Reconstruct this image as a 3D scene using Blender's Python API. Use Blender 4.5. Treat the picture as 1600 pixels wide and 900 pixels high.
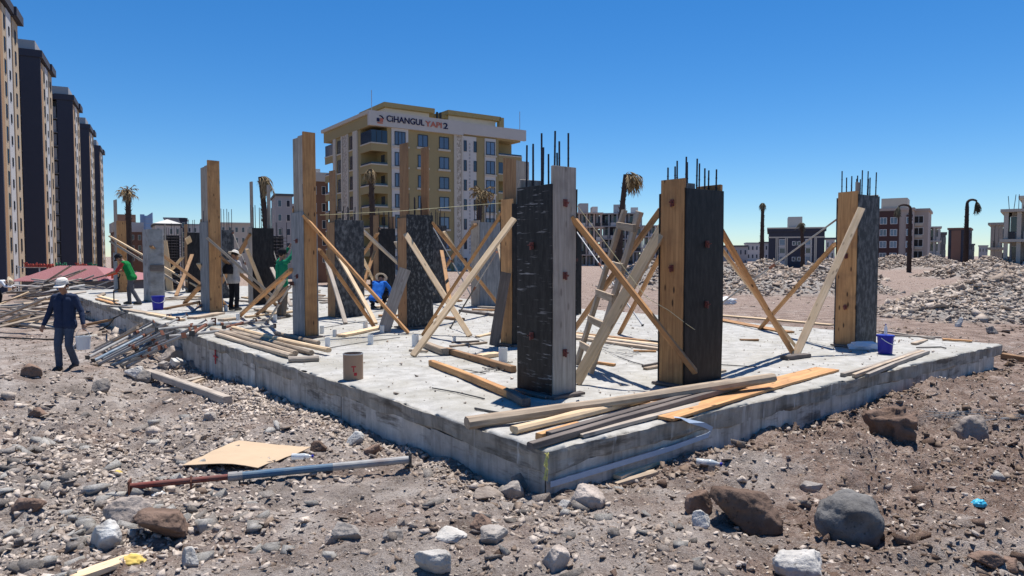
import bpy, math, random
import numpy as np
from mathutils import Matrix, Vector

random.seed(7); rng = np.random.default_rng(11)
for o in list(bpy.data.objects): bpy.data.objects.remove(o)
scene = bpy.context.scene
COL = scene.collection

# ------------------------------------------------------------------ camera
FPX = 1085.0; EYE = 1.6; PITCH = math.atan(50 / FPX)
PC, PS = math.cos(PITCH), math.sin(PITCH)
camd = bpy.data.cameras.new('camera'); cam = bpy.data.objects.new('camera', camd); COL.objects.link(cam)
camd.sensor_width = 36.0; camd.lens = 36.0 * FPX / 1600.0; camd.clip_start = 0.05; camd.clip_end = 6000
cam.location = (0, 0, EYE); cam.rotation_euler = (math.pi / 2 - PITCH, 0, 0)
scene.camera = cam
# ------------------------------------------------------------------ sky, sun, exposure
SUN_EL = math.radians(72); SUN_AZ = math.radians(22)      # azimuth from +Y towards +X
world = bpy.data.worlds.new('World'); scene.world = world; world.use_nodes = True
wn = world.node_tree; wn.nodes.clear()
sky = wn.nodes.new('ShaderNodeTexSky'); sky.sky_type = 'NISHITA'; sky.sun_disc = False
sky.sun_elevation = SUN_EL; sky.sun_rotation = SUN_AZ; sky.altitude = 700
sky.air_density = 1.0; sky.dust_density = 0.0; sky.ozone_density = 6.0
hs = wn.nodes.new('ShaderNodeHueSaturation'); hs.inputs['Saturation'].default_value = 1.27
tint = wn.nodes.new('ShaderNodeMix'); tint.data_type = 'RGBA'; tint.blend_type = 'MULTIPLY'; tint.inputs[0].default_value = 1.0; tint.inputs[7].default_value = (0.94, 1.01, 1.07, 1)
bg = wn.nodes.new('ShaderNodeBackground'); bg.inputs[1].default_value = 0.087
wo = wn.nodes.new('ShaderNodeOutputWorld')
wn.links.new(sky.outputs[0], hs.inputs['Color']); wn.links.new(hs.outputs[0], tint.inputs[6]); wn.links.new(tint.outputs[2], bg.inputs[0]); wn.links.new(bg.outputs[0], wo.inputs[0])
sund = bpy.data.lights.new('sun', 'SUN'); sund.energy = 5.0; sund.angle = math.radians(0.55); sund.color = (1.0, 0.955, 0.89)
sun = bpy.data.objects.new('sun', sund); COL.objects.link(sun)
sd = Vector((math.sin(SUN_AZ) * math.cos(SUN_EL), math.cos(SUN_AZ) * math.cos(SUN_EL), math.sin(SUN_EL)))
sun.rotation_euler = sd.to_track_quat('Z', 'Y').to_euler(); sun.location = (0, 0, 30)
vs = scene.view_settings; vs.view_transform = 'Standard'; vs.look = 'None'; vs.gamma = 1.0; vs.exposure = 0.42; vs.use_curve_mapping = False

# ------------------------------------------------------------------ pixel -> place (a pixel gives a direction, the distance comes from what is touched)
def ray(px, py):
    x = (px - 800) / FPX; y = -(py - 450) / FPX
    return np.array([x, PC + y * PS, -PS + y * PC])
CAM = np.array([0, 0, EYE])
def G(px, py, z=0.0):
    r = ray(px, py); return CAM + r * ((z - EYE) / r[2])
def P(px, py, Y):
    r = ray(px, py); return CAM + r * (Y / r[1])
def proj(p):
    d = np.asarray(p, float) - CAM; zz = d[..., 1] * PC - d[..., 2] * PS; yy = d[..., 1] * PS + d[..., 2] * PC
    return 800 + FPX * d[..., 0] / zz, 450 - FPX * yy / zz, zz
def zat(py, Y):
    q = (450 - py) / FPX; return EYE + (q * PC - PS) / (PC + q * PS) * Y
C0 = G(852, 702)
ANG = math.atan2(0.62489, 0.78071)
dR = np.array([math.cos(ANG), math.sin(ANG), 0]); dL = np.array([-math.sin(ANG), math.cos(ANG), 0])
SLAB_U, SLAB_V = 11.1, 34.0
def W(u, v, z=0.0): return C0 + dR * u + dL * v + np.array([0, 0, z])
def uv(p): q = np.asarray(p) - C0; return q @ dR, q @ dL

# ------------------------------------------------------------------ noise and terrain height
_perm = rng.random((256, 256))
def vnoise(x, y):
    xi = np.floor(x).astype(int); yi = np.floor(y).astype(int); fx = x - xi; fy = y - yi
    fx = fx * fx * (3 - 2 * fx); fy = fy * fy * (3 - 2 * fy)
    a = _perm[xi & 255, yi & 255]; b = _perm[(xi + 1) & 255, yi & 255]; c = _perm[xi & 255, (yi + 1) & 255]; d = _perm[(xi + 1) & 255, (yi + 1) & 255]
    return (a * (1 - fx) + b * fx) * (1 - fy) + (c * (1 - fx) + d * fx) * fy - 0.5
def fbm(x, y, n=4, gain=0.5):
    s = 0; a = 1.0
    for i in range(n):
        s = s + a * vnoise(x * 2 ** i + 17.3 * i, y * 2 ** i + 9.1 * i); a *= gain
    return s
def sstep(a, b, x):
    t = np.clip((x - a) / (b - a), 0, 1); return t * t * (3 - 2 * t)
# rubble heaps: x, y, rx, ry, height
MOUNDS = []
def mound(px, pyb, ztop, Y, rx, ry):
    p = P(px, pyb, Y); MOUNDS.append((p[0], Y, rx, ry, ztop))
mound(1560, 450, 1.42, 25.0, 4.2, 3.2); mound(1500, 450, 0.75, 23.5, 2.6, 2.2); mound(1640, 450, 1.4, 26, 3.5, 3)
mound(1140, 420, 1.7, 41, 4.5, 4); mound(1195, 420, 2.0, 43, 4, 4); mound(1285, 420, 1.75, 40, 4, 3.5); mound(1235, 430, 1.1, 37, 4, 3); mound(1010, 420, 1.9, 45, 3.0, 4)
mound(1300, 420, 1.8, 60, 4, 5); mound(1085, 420, 1.5, 46, 3.5, 4)
mound(1400, 400, 2.3, 105, 7, 6); mound(1455, 400, 2.2, 110, 7, 6); mound(1545, 405, 2.0, 70, 5.5, 6); mound(1510, 405, 1.5, 66, 4, 5); mound(1600, 405, 2.1, 72, 6, 6); mound(1350, 400, 2.1, 112, 7, 6)
mound(170, 450, 0.0, 36, 0.1, 0.1)
def g_smooth(x, y):
    x = np.asarray(x, float); y = np.asarray(y, float)
    z = -0.5 + 0.33 * np.exp(-((x / 5.0) ** 2 + ((y - 2.0) / 3.6) ** 2))
    z = z - 0.2 * sstep(-2, -7, x) * sstep(5, 10, y)
    z = z + 0.30 * np.exp(-(((x + 8.2) / 1.3) ** 2 + ((y - 11.2) / 1.6) ** 2)) + 0.16 * np.exp(-(((x + 4.6) / 1.2) ** 2 + ((y - 6.6) / 1.3) ** 2))
    z = z + 0.10 * np.exp(-(((x - 6.6) / 1.8) ** 2 + ((y - 9.2) / 1.0) ** 2)) + 0.07 * np.exp(-(((x - 3.2) / 1.0) ** 2 + ((y - 6.2) / 0.7) ** 2))
    su = (x - C0[0]) * dR[0] + (y - C0[1]) * dR[1]; sv = (x - C0[0]) * dL[0] + (y - C0[1]) * dL[1]
    z = z + 0.09 * np.exp(-((sv + 0.35) / 0.45) ** 2) * sstep(1.2, 2.6, su) * sstep(12, 9, su) * (1 + 2.2 * fbm(x * 1.7, y * 1.7, 2)) + 0.05 * np.exp(-((su + 0.5) / 0.5) ** 2) * sstep(0, 2, sv) * fbm(x * 1.5, y * 1.5, 2)
    z = z - 0.10 * np.exp(-((x + 4.6 + 0.45 * (y - 8)) / 0.5) ** 2) * sstep(5, 8, y) * sstep(16, 11, y)
    z = z - 2.6 * sstep(37, 46, y) * sstep(-10, -18, x)
    z = z + 0.25 * fbm(x / 9.0, y / 9.0, 2) * sstep(14, 30, y)
    m = 0
    for (mx, my, rx, ry, h) in MOUNDS:
        r = np.sqrt(((x - mx) / rx) ** 2 + ((y - my) / ry) ** 2)
        m = np.maximum(m, h * np.clip(1 - r, 0, 1) ** 0.9)
    return z + m
def g_full(x, y):
    z = g_smooth(x, y)
    d = np.clip((26 - y) / 20, 0.0, 1) + 0.12
    rough = 0.8 + 1.0 * sstep(1.0, 4.0, x) + 0.9 * sstep(-2.5, -5, x)
    lump = fbm(x * 1.1, y * 1.1, 3) * 0.11 + (0.25 - np.abs(fbm(x * 3.3 + 5, y * 3.3, 3))) * 0.10
    cl = (0.2 - np.abs(fbm(x * 8 + 3, y * 8, 3))) * 0.06 + fbm(x * 19, y * 19, 2) * 0.026
    return z + (lump + cl) * rough * d
def Gt(px, py, dz=0.0):
    z = -0.5
    for i in range(12):
        p = G(px, py, z); z = 0.5 * z + 0.5 * (float(g_full(p[0], p[1])) + dz)
    return p

# ------------------------------------------------------------------ object helpers
def tag(o, label=None, cat=None, group=None, kind=None):
    if label: o['label'] = label
    if cat: o['category'] = cat
    if group: o['group'] = group
    if kind: o['kind'] = kind
    return o
def empty(name, loc=(0, 0, 0), rz=0.0, label=None, cat=None, group=None):
    o = bpy.data.objects.new(name, None); COL.objects.link(o); o.location = tuple(loc); o.rotation_euler = (0, 0, rz)
    o.empty_display_size = 0.1
    return tag(o, label, cat, group)
def link(name, me, mats=(), parent=None, mw=None):
    o = bpy.data.objects.new(name, me); COL.objects.link(o)
    if mats is not None and len(me.materials) == 0:
        for m in (mats if isinstance(mats, (list, tuple)) else [mats]): me.materials.append(m)
    if parent is not None: o.parent = parent
    if mw is not None:
        if parent is not None: o.matrix_local = mw
        else: o.matrix_world = mw
    return o
def mesh(name, V, F, smooth=False, mi=None):
    me = bpy.data.meshes.new(name); me.from_pydata([tuple(map(float, v)) for v in V], [], [tuple(map(int, f)) for f in F])
    if mi is not None: me.polygons.foreach_set('material_index', np.asarray(mi, np.int32))
    if smooth: me.polygons.foreach_set('use_smooth', np.ones(len(me.polygons), bool))
    me.update(); return me
def tri_mesh(name, V, T, smooth=False, tone=None):
    V = np.asarray(V, np.float32); T = np.asarray(T, np.int32); k = T.shape[1]
    me = bpy.data.meshes.new(name); me.vertices.add(len(V)); me.vertices.foreach_set('co', V.ravel())
    me.loops.add(T.size); me.loops.foreach_set('vertex_index', T.ravel())
    me.polygons.add(len(T)); me.polygons.foreach_set('loop_start', np.arange(0, T.size, k, dtype=np.int32)); me.polygons.foreach_set('loop_total', np.full(len(T), k, np.int32))
    if smooth: me.polygons.foreach_set('use_smooth', np.ones(len(T), bool))
    if tone is not None:
        a = me.attributes.new('tone', 'FLOAT', 'POINT'); a.data.foreach_set('value', np.asarray(tone, np.float32))
    me.update(calc_edges=True); me.validate(); return me
def mtx(x, y, z, t):
    x, y, z = [np.asarray(a, float) for a in (x, y, z)]
    return Matrix(((x[0], y[0], z[0], t[0]), (x[1], y[1], z[1], t[1]), (x[2], y[2], z[2], t[2]), (0, 0, 0, 1)))
def frame(p0, p1, roll=0.0, up=(0, 0, 1)):
    p0 = np.asarray(p0, float); p1 = np.asarray(p1, float)
    x = p1 - p0; L = np.linalg.norm(x); x = x / L; up = np.asarray(up, float)
    y = np.cross(up, x)
    if np.linalg.norm(y) < 1e-3: y = np.cross(np.array([0, 1.0, 0]), x)
    y /= np.linalg.norm(y); z = np.cross(x, y)
    if roll:
        c, s = math.cos(roll), math.sin(roll); y, z = c * y + s * z, c * z - s * y
    return mtx(x, y, z, p0), L
class MB:
    def __init__(s): s.V = []; s.F = []; s.M = []
    def add(s, V, F, m=0):
        b = len(s.V); s.V += [tuple(v) for v in V]; s.F += [tuple(i + b for i in f) for f in F]; s.M += [m] * len(F); return s
    def box(s, a, b, m=0):
        x0, y0, z0 = a; x1, y1, z1 = b
        V = [(x0, y0, z0), (x1, y0, z0), (x1, y1, z0), (x0, y1, z0), (x0, y0, z1), (x1, y0, z1), (x1, y1, z1), (x0, y1, z1)]
        return s.add(V, [(0, 3, 2, 1), (4, 5, 6, 7), (0, 1, 5, 4), (1, 2, 6, 5), (2, 3, 7, 6), (3, 0, 4, 7)], m)
    def obox(s, M, a, b, m=0):
        t = MB().box(a, b); return s.add([tuple(M @ Vector(v)) for v in t.V], t.F, m)
    def tube(s, pts, rad, n=8, m=0, cap=True):
        pts = [np.asarray(p, float) for p in pts]
        if np.isscalar(rad): rad = [rad] * len(pts)
        V = []; F = []; ref = None
        for i, p in enumerate(pts):
            d = pts[min(i + 1, len(pts) - 1)] - pts[max(i - 1, 0)]; d = d / (np.linalg.norm(d) + 1e-9)
            if ref is None:
                ref = np.cross(d, [0, 0, 1.0])
                if np.linalg.norm(ref) < 0.1: ref = np.cross(d, [1.0, 0, 0])
            a = ref - d * (ref @ d); a /= np.linalg.norm(a); ref = a; b = np.cross(d, a)
            for k in range(n):
                t = 2 * math.pi * k / n; V.append(p + rad[i] * (math.cos(t) * a + math.sin(t) * b))
        for i in range(len(pts) - 1):
            for k in range(n):
                k2 = (k + 1) % n; F.append((i * n + k, i * n + k2, (i + 1) * n + k2, (i + 1) * n + k))
        if cap: F.append(tuple(range(n - 1, -1, -1))); F.append(tuple((len(pts) - 1) * n + k for k in range(n)))
        return s.add(V, F, m)
    def lathe(s, prof, n=16, m=0, c=(0, 0, 0)):
        V = []; F = []
        for (r, z) in prof:
            for k in range(n):
                t = 2 * math.pi * k / n; V.append((c[0] + r * math.cos(t), c[1] + r * math.sin(t), c[2] + z))
        for i in range(len(prof) - 1):
            for k in range(n):
                k2 = (k + 1) % n; F.append((i * n + k, i * n + k2, (i + 1) * n + k2, (i + 1) * n + k))
        return s.add(V, F, m)
    def build(s, name, mats, parent=None, mw=None, smooth=False):
        return link(name, mesh(name, s.V, s.F, smooth, s.M), mats, parent, mw)
def timber_mesh(L, w, t, rough=0.005, n=6, rnd=False, bow=0.007):
    V = []; F = []; k = 8
    c = min(w, t) * (0.30 if rnd else 0.09)
    prof = [(-w / 2 + c, -t / 2), (w / 2 - c, -t / 2), (w / 2, -t / 2 + c), (w / 2, t / 2 - c), (w / 2 - c, t / 2), (-w / 2 + c, t / 2), (-w / 2, t / 2 - c), (-w / 2, -t / 2 + c)]
    b0 = random.uniform(-1, 1) * bow * L; b1 = random.uniform(-1, 1) * bow * L * 0.4
    for i in range(n):
        s = i / (n - 1); q = 4 * s * (1 - s); sc = 1 + (random.uniform(-0.12, 0.1) if rnd else random.uniform(-0.02, 0.02))
        jx = random.uniform(-rough, rough) if i in (0, n - 1) else 0
        for (a, b) in prof:
            V.append((s * L + jx + (random.uniform(-rough, rough) * 1.5 if i in (0, n - 1) else 0), a * sc + b0 * q + random.uniform(-rough, rough) * .5, b * sc + b1 * q + random.uniform(-rough, rough) * .5))
    for i in range(n - 1):
        for j in range(k):
            j2 = (j + 1) % k; F.append((i * k + j, i * k + j2, (i + 1) * k + j2, (i + 1) * k + j))
    F.append(tuple(range(k - 1, -1, -1))); F.append(tuple((n - 1) * k + j for j in range(k)))
    return mesh('timber', V, F)
def beam(name, p0, p1, w, t, m, parent=None, roll=0.0, up=(0, 0, 1), label=None, cat=None, group=None, **kw):
    M, L = frame(p0, p1, roll, up)
    o = link(name, timber_mesh(L, w, t, **kw), m, parent, M)
    return tag(o, label, cat, group)

# ------------------------------------------------------------------ materials
MATS = {}
class NT:
    def __init__(s, m): s.t = m.node_tree; s.n = s.t.nodes
    def new(s, ty, **kw):
        nd = s.n.new(ty)
        for k, v in kw.items(): setattr(nd, k, v)
        return nd
    def l(s, a, b): s.t.links.new(a, b)
    def math(s, op, a, b=0.0, clamp=False):
        nd = s.new('ShaderNodeMath', operation=op); nd.use_clamp = clamp
        for i, q in enumerate((a, b)):
            if hasattr(q, 'links'): s.l(q, nd.inputs[i])
            else: nd.inputs[i].default_value = q
        return nd.outputs[0]
    def mix(s, fac, a, b, mode='MIX'):
        nd = s.new('ShaderNodeMix', data_type='RGBA', blend_type=mode)
        for i, q in ((0, fac), (6, a), (7, b)):
            if hasattr(q, 'links'): s.l(q, nd.inputs[i])
            elif i == 0: nd.inputs[0].default_value = q
            else: nd.inputs[i].default_value = (*q, 1)
        return nd.outputs[2]
    def noise(s, vec, scale, detail=4, rough=0.55, dist=0.0):
        nd = s.new('ShaderNodeTexNoise'); nd.inputs['Scale'].default_value = scale; nd.inputs['Detail'].default_value = detail
        nd.inputs['Roughness'].default_value = rough; nd.inputs['Distortion'].default_value = dist; s.l(vec, nd.inputs['Vector']); return nd.outputs['Fac']
    def ramp(s, fac, stops):
        nd = s.new('ShaderNodeValToRGB'); e = nd.color_ramp.elements
        while len(e) < len(stops): e.new(0.5)
        for q, (p, c) in zip(e, stops): q.position = p; q.color = (*c, 1) if len(c) == 3 else c
        s.l(fac, nd.inputs[0]); return nd.outputs[0]
    def step(s, fac, a, b):
        nd = s.new('ShaderNodeMapRange'); nd.inputs[1].default_value = a; nd.inputs[2].default_value = b; s.l(fac, nd.inputs[0]); nd.clamp = True; return nd.outputs[0]
    def scale(s, vec, sc):
        nd = s.new('ShaderNodeMapping'); nd.inputs['Scale'].default_value = sc; s.l(vec, nd.inputs[0]); return nd.outputs[0]
    def bump(s, h, strength, dist=0.01):
        nd = s.new('ShaderNodeBump'); nd.inputs['Strength'].default_value = strength; nd.inputs['Distance'].default_value = dist; s.l(h, nd.inputs['Height']); return nd.outputs[0]
def base_mat(name, rough=0.8, metal=0.0, spec=0.3):
    m = bpy.data.materials.new(name); m.use_nodes = True; t = NT(m); b = t.n['Principled BSDF']
    b.inputs['Roughness'].default_value = rough; b.inputs['Metallic'].default_value = metal; b.inputs['Specular IOR Level'].default_value = spec
    MATS[name] = m
    tc = t.new('ShaderNodeTexCoord'); oi = t.new('ShaderNodeObjectInfo')
    off = t.new('ShaderNodeVectorMath', operation='ADD'); sc = t.math('MULTIPLY', oi.outputs['Random'], 43.0)
    t.l(tc.outputs['Object'], off.inputs[0]); t.l(sc, off.inputs[1])
    return m, t, b, off.outputs[0], oi.outputs['Random']
def vary(t, col, rnd, amt):
    nd = t.new('ShaderNodeHueSaturation'); t.l(col, nd.inputs['Color'])
    t.l(t.math('ADD', t.math('MULTIPLY', rnd, 2 * amt), 1 - amt), nd.inputs['Value']); return nd.outputs[0]
def wood(name, c0, c1, dirt=(0.12, 0.10, 0.085), dirt_amt=0.5, knots=0.6, var=0.14, rough=0.75):
    m, t, b, v, r = base_mat(name, rough)
    gv = t.scale(v, (0.9, 16, 16)); g = t.noise(gv, 1.6, 5, 0.6, 0.6)
    fine = t.noise(t.scale(v, (3, 90, 90)), 1.0, 3)
    col = t.ramp(g, [(0.3, c0), (0.68, c1)])
    col = t.mix(t.math('MULTIPLY', t.step(fine, 0.5, 0.75), 0.45), col, tuple(x * 0.6 for x in c0))
    bl = t.noise(v, 2.3, 4, 0.6); col = t.mix(t.math('MULTIPLY', t.step(bl, 0.48, 0.72), dirt_amt), col, dirt)
    vo = t.new('ShaderNodeTexVoronoi'); vo.inputs['Scale'].default_value = 1.0; t.l(t.scale(v, (3.0, 9, 9)), vo.inputs['Vector'])
    kn = t.step(vo.outputs['Distance'], 0.17, 0.09); col = t.mix(t.math('MULTIPLY', kn, knots), col, (0.05, 0.025, 0.015))
    col = vary(t, col, r, var); t.l(col, b.inputs['Base Color'])
    t.l(t.bump(t.math('ADD', g, t.math('MULTIPLY', fine, 0.5)), 0.5, 0.006), b.inputs['Normal']); return m
def mottled(name, c0, c1, lo=0.45, hi=0.62, sc=(2.2, 7, 7), scale=2.0, rough=0.6, var=0.08, spec=0.25, streak=None, stain=None):
    m, t, b, v, r = base_mat(name, rough, 0, spec)
    n = t.noise(t.scale(v, sc), scale, 6, 0.65); f = t.step(n, lo, hi); col = t.mix(f, c0, c1)
    if streak:
        s1 = t.noise(t.scale(v, (46, 4.0, 4.0)), 1.0, 3, 0.6); area = t.step(t.noise(v, 1.7, 2), 0.40, 0.6)
        col = t.mix(t.math('MULTIPLY', t.math('MULTIPLY', t.step(s1, 0.60, 0.68), area), 0.8), col, streak)
    if stain:
        s2 = t.noise(t.scale(v, stain[1]), 1.0, 4, 0.6); col = t.mix(t.math('MULTIPLY', t.step(s2, 0.5, 0.7), stain[2]), col, stain[0])
    col = vary(t, col, r, var); t.l(col, b.inputs['Base Color'])
    t.l(t.bump(n, 0.35, 0.004), b.inputs['Normal']); return m
def plain(name, c, rough=0.7, metal=0.0, var=0.06, amt=0.18, scale=6.0, bump=0.15, spec=0.3):
    m, t, b, v, r = base_mat(name, rough, metal, spec)
    n = t.noise(v, scale, 5, 0.6); col = t.mix(n, tuple(min(1, x * (1 + amt)) for x in c), tuple(x * (1 - amt) for x in c))
    col = vary(t, col, r, var); t.l(col, b.inputs['Base Color'])
    if bump: t.l(t.bump(n, bump, 0.01), b.inputs['Normal'])
    return m
WO = wood('new_pine', (0.35, 0.175, 0.072), (0.56, 0.31, 0.135), (0.17, 0.09, 0.05), 0.6, 0.9, 0.2)
WL = wood('pale_pine', (0.58, 0.41, 0.235), (0.70, 0.53, 0.35), (0.36, 0.27, 0.19), 0.5, 0.5, 0.2)
WG = wood('weathered_wood', (0.285, 0.242, 0.198), (0.46, 0.395, 0.33), (0.15, 0.13, 0.115), 0.5, 0.4)
WB = wood('brown_wood', (0.25, 0.135, 0.065), (0.40, 0.235, 0.12), (0.13, 0.085, 0.055), 0.45, 0.6)
WD = wood('dark_wood', (0.10, 0.082, 0.072), (0.20, 0.165, 0.145), (0.05, 0.043, 0.04), 0.5, 0.3)
WP = wood('dusty_pole', (0.30, 0.225, 0.16), (0.50, 0.40, 0.295), (0.17, 0.13, 0.10), 0.6, 0.4, 0.2)
BLKS = mottled('scratched_film_plywood', (0.016, 0.014, 0.014), (0.038, 0.034, 0.033), 0.4, 0.65, rough=0.5, streak=(0.42, 0.40, 0.39), spec=0.2)
BLK = mottled('film_plywood', (0.013, 0.012, 0.013), (0.04, 0.036, 0.036), 0.42, 0.75, rough=0.48, spec=0.2)
MOT = mottled('cement_splashed_plywood', (0.026, 0.027, 0.03), (0.23, 0.23, 0.225), 0.50, 0.72, sc=(3.2, 5.5, 5.5), scale=3.2, stain=((0.012, 0.012, 0.014), (1.0, 7, 7), 0.6))
MOT2 = mottled('worn_plywood', (0.035, 0.036, 0.039), (0.17, 0.168, 0.165), 0.44, 0.68, sc=(2.6, 4, 4), scale=2.8, stain=((0.03, 0.03, 0.034), (0.9, 6, 6), 0.55))
GRY = mottled('cement_coated_panel', (0.15, 0.155, 0.165), (0.29, 0.29, 0.29), 0.35, 0.68, sc=(1.2, 6, 6), scale=2.0, stain=((0.09, 0.09, 0.1), (0.7, 5, 5), 0.5))
CON = mottled('raw_concrete', (0.20, 0.20, 0.20), (0.36, 0.355, 0.345), 0.3, 0.7, sc=(1, 1, 1), scale=3.0, rough=0.9, stain=((0.12, 0.09, 0.065), (4, 4, 1.5), 0.65))
REB = plain('rebar_steel', (0.045, 0.04, 0.048), 0.6, 0.5)
RUS = plain('rusty_steel', (0.17, 0.07, 0.045), 0.75, 0.2, 0.2, 0.5, 14)
CLA = plain('clamp_steel', (0.20, 0.07, 0.06), 0.6, 0.3, 0.2, 0.5, 40)
STL = plain('galvanised_steel', (0.45, 0.45, 0.45), 0.5, 0.5, 0.15)
SBL = mottled('blue_painted_steel', (0.10, 0.17, 0.25), (0.33, 0.36, 0.38), 0.45, 0.68, sc=(3, 6, 6), scale=2, rough=0.55)
SGR = mottled('cement_dusted_steel', (0.26, 0.26, 0.26), (0.40, 0.39, 0.37), 0.4, 0.7, sc=(3, 6, 6), scale=2, rough=0.7, stain=((0.20, 0.09, 0.06), (2, 5, 5), 0.5))
SDK = plain('dark_steel', (0.09, 0.085, 0.08), 0.6, 0.3)
WHT = plain('white_plastic', (0.72, 0.72, 0.70), 0.45, 0, 0.05, 0.08)
BLU = plain('blue_plastic', (0.014, 0.018, 0.30), 0.35, 0, 0.03, 0.1, 8, 0)
BLP = plain('black_rubber', (0.014, 0.014, 0.015), 0.6)
CARD = plain('cardboard', (0.48, 0.355, 0.235), 0.85, 0, 0.05, 0.12, 5)
YEL = plain('yellow_cloth', (0.62, 0.45, 0.12), 0.9, 0, 0.1, 0.2, 30)
REDP = plain('red_paint', (0.42, 0.03, 0.04), 0.7)
CYA = plain('cyan_plastic', (0.05, 0.42, 0.62), 0.4)
STRAP = plain('blue_strap', (0.36, 0.44, 0.55), 0.5, 0, 0.05, 0.15, 20)
STRING = plain('mason_line', (0.62, 0.58, 0.36), 0.8)
def glassy(name, c, a=0.35, rough=0.1):
    m = bpy.data.materials.new(name); m.use_nodes = True; b = m.node_tree.nodes['Principled BSDF']
    b.inputs['Base Color'].default_value = (*c, 1); b.inputs['Roughness'].default_value = rough; b.inputs['Alpha'].default_value = a; return m
PET = glassy('clear_bottle', (0.78, 0.84, 0.86), 0.55)
BAG = glassy('thin_plastic_bag', (0.82, 0.86, 0.90), 0.75, 0.35)
def facade(name, c, amt=0.08, rough=0.85): return plain(name, c, rough, 0, 0.0, amt, 0.6, 0.05)
GLS = plain('window_glass', (0.035, 0.05, 0.075), 0.08, 0, 0.35, 0.3, 0.4, 0, 0.6)
GLB = plain('blue_reflecting_glass', (0.10, 0.15, 0.23), 0.08, 0, 0.3, 0.3, 0.4, 0, 0.6)
FRM = plain('dark_window_frame', (0.03, 0.032, 0.038), 0.5)
FRW = plain('white_window_frame', (0.62, 0.62, 0.62), 0.6)
def soil_mat():
    m, t, b, _, _ = base_mat('dry_soil', 0.95, 0, 0.1)
    tc = t.new('ShaderNodeTexCoord'); v = tc.outputs['Object']
    big = t.noise(v, 0.8, 4, 0.65); mid = t.noise(v, 2.2, 5, 0.65); fin = t.noise(v, 19, 5, 0.7); gr = t.noise(v, 90, 4, 0.8)
    grey = t.ramp(mid, [(0.28, (0.18, 0.146, 0.124)), (0.5, (0.335, 0.284, 0.25)), (0.72, (0.53, 0.475, 0.43))])
    brown = t.ramp(mid, [(0.28, (0.09, 0.054, 0.04)), (0.5, (0.225, 0.147, 0.112)), (0.72, (0.42, 0.315, 0.255))])
    sx = t.new('ShaderNodeSeparateXYZ'); t.l(v, sx.inputs[0])
    side = t.math('ADD', t.step(sx.outputs[0], 0.2, 3.8), t.math('MULTIPLY', t.math('SUBTRACT', big, 0.46), 4.5), True)
    far = t.step(sx.outputs[1], 16, 30); side = t.math('MAXIMUM', t.math('MULTIPLY', side, 0.85), t.math('MULTIPLY', far, 0.8))
    col = t.mix(side, grey, brown)
    col = t.mix(t.math('MULTIPLY', far, 0.35), col, (0.33, 0.255, 0.215))
    col = t.mix(t.math('MULTIPLY', t.step(fin, 0.52, 0.72), 0.55), col, (0.42, 0.375, 0.335))
    col = t.mix(t.math('MULTIPLY', t.step(fin, 0.46, 0.28), 0.75), col, (0.06, 0.042, 0.034))
    col = t.mix(t.math('MULTIPLY', t.step(gr, 0.56, 0.66), 0.7), col, (0.56, 0.52, 0.48))
    col = t.mix(t.math('MULTIPLY', t.step(gr, 0.46, 0.36), 0.65), col, (0.055, 0.04, 0.033))
    at = t.new('ShaderNodeAttribute', attribute_name='tone'); col = t.mix(at.outputs['Fac'], col, t.ramp(fin, [(0.3, (0.15, 0.13, 0.115)), (0.68, (0.43, 0.40, 0.365))]))
    t.l(col, b.inputs['Base Color'])
    h = t.math('ADD', t.math('ADD', fin, t.math('MULTIPLY', mid, 0.6)), t.math('MULTIPLY', gr, 0.35))
    t.l(t.bump(h, 1.0, 0.05), b.inputs['Normal']); return m
SOIL = soil_mat()
def rock_mat(name, c0, c1, use_attr=False, patch=None):
    m, t, b, v, r = base_mat(name, 0.92, 0, 0.15)
    n = t.noise(v, 5.0, 6, 0.65); n2 = t.noise(v, 26, 5, 0.7); col = t.ramp(n, [(0.3, c0), (0.68, c1)])
    col = t.mix(t.math('MULTIPLY', t.step(n2, 0.42, 0.30), 0.7), col, tuple(x * 0.35 for x in c0))
    if patch: col = t.mix(t.step(t.noise(v, 3.2, 3), 0.48, 0.58), col, patch)
    if use_attr:
        at = t.new('ShaderNodeAttribute', attribute_name='tone'); tn = t.ramp(at.outputs['Fac'], [(0.0, (0.42, 0.33, 0.27)), (0.35, (0.74, 0.64, 0.56)), (0.7, (1.0, 0.96, 0.92)), (1.0, (1.55, 1.5, 1.44))])
        col = t.mix(1.0, col, tn, 'MULTIPLY')
    else: col = vary(t, col, r, 0.25)
    t.l(col, b.inputs['Base Color']); t.l(t.bump(t.math('ADD', n, n2), 0.8, 0.02), b.inputs['Normal']); return m
RK_GREY = rock_mat('basalt', (0.19, 0.166, 0.148), (0.41, 0.368, 0.33))
RK_TAN = rock_mat('tan_rock', (0.23, 0.185, 0.155), (0.45, 0.385, 0.335))
RK_BRN = rock_mat('brown_rock', (0.12, 0.08, 0.06), (0.25, 0.17, 0.13))
RK_PALE = rock_mat('pale_rock', (0.34, 0.32, 0.29), (0.56, 0.53, 0.49))
RK_WHITE = rock_mat('limed_rock', (0.40, 0.39, 0.37), (0.72, 0.71, 0.68), False, (0.30, 0.27, 0.24))
RK_STUFF = rock_mat('rubble_stones', (0.28, 0.24, 0.21), (0.48, 0.43, 0.385), True)
RK_DARK = rock_mat('dark_basalt', (0.085, 0.08, 0.078), (0.22, 0.21, 0.20))
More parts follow.
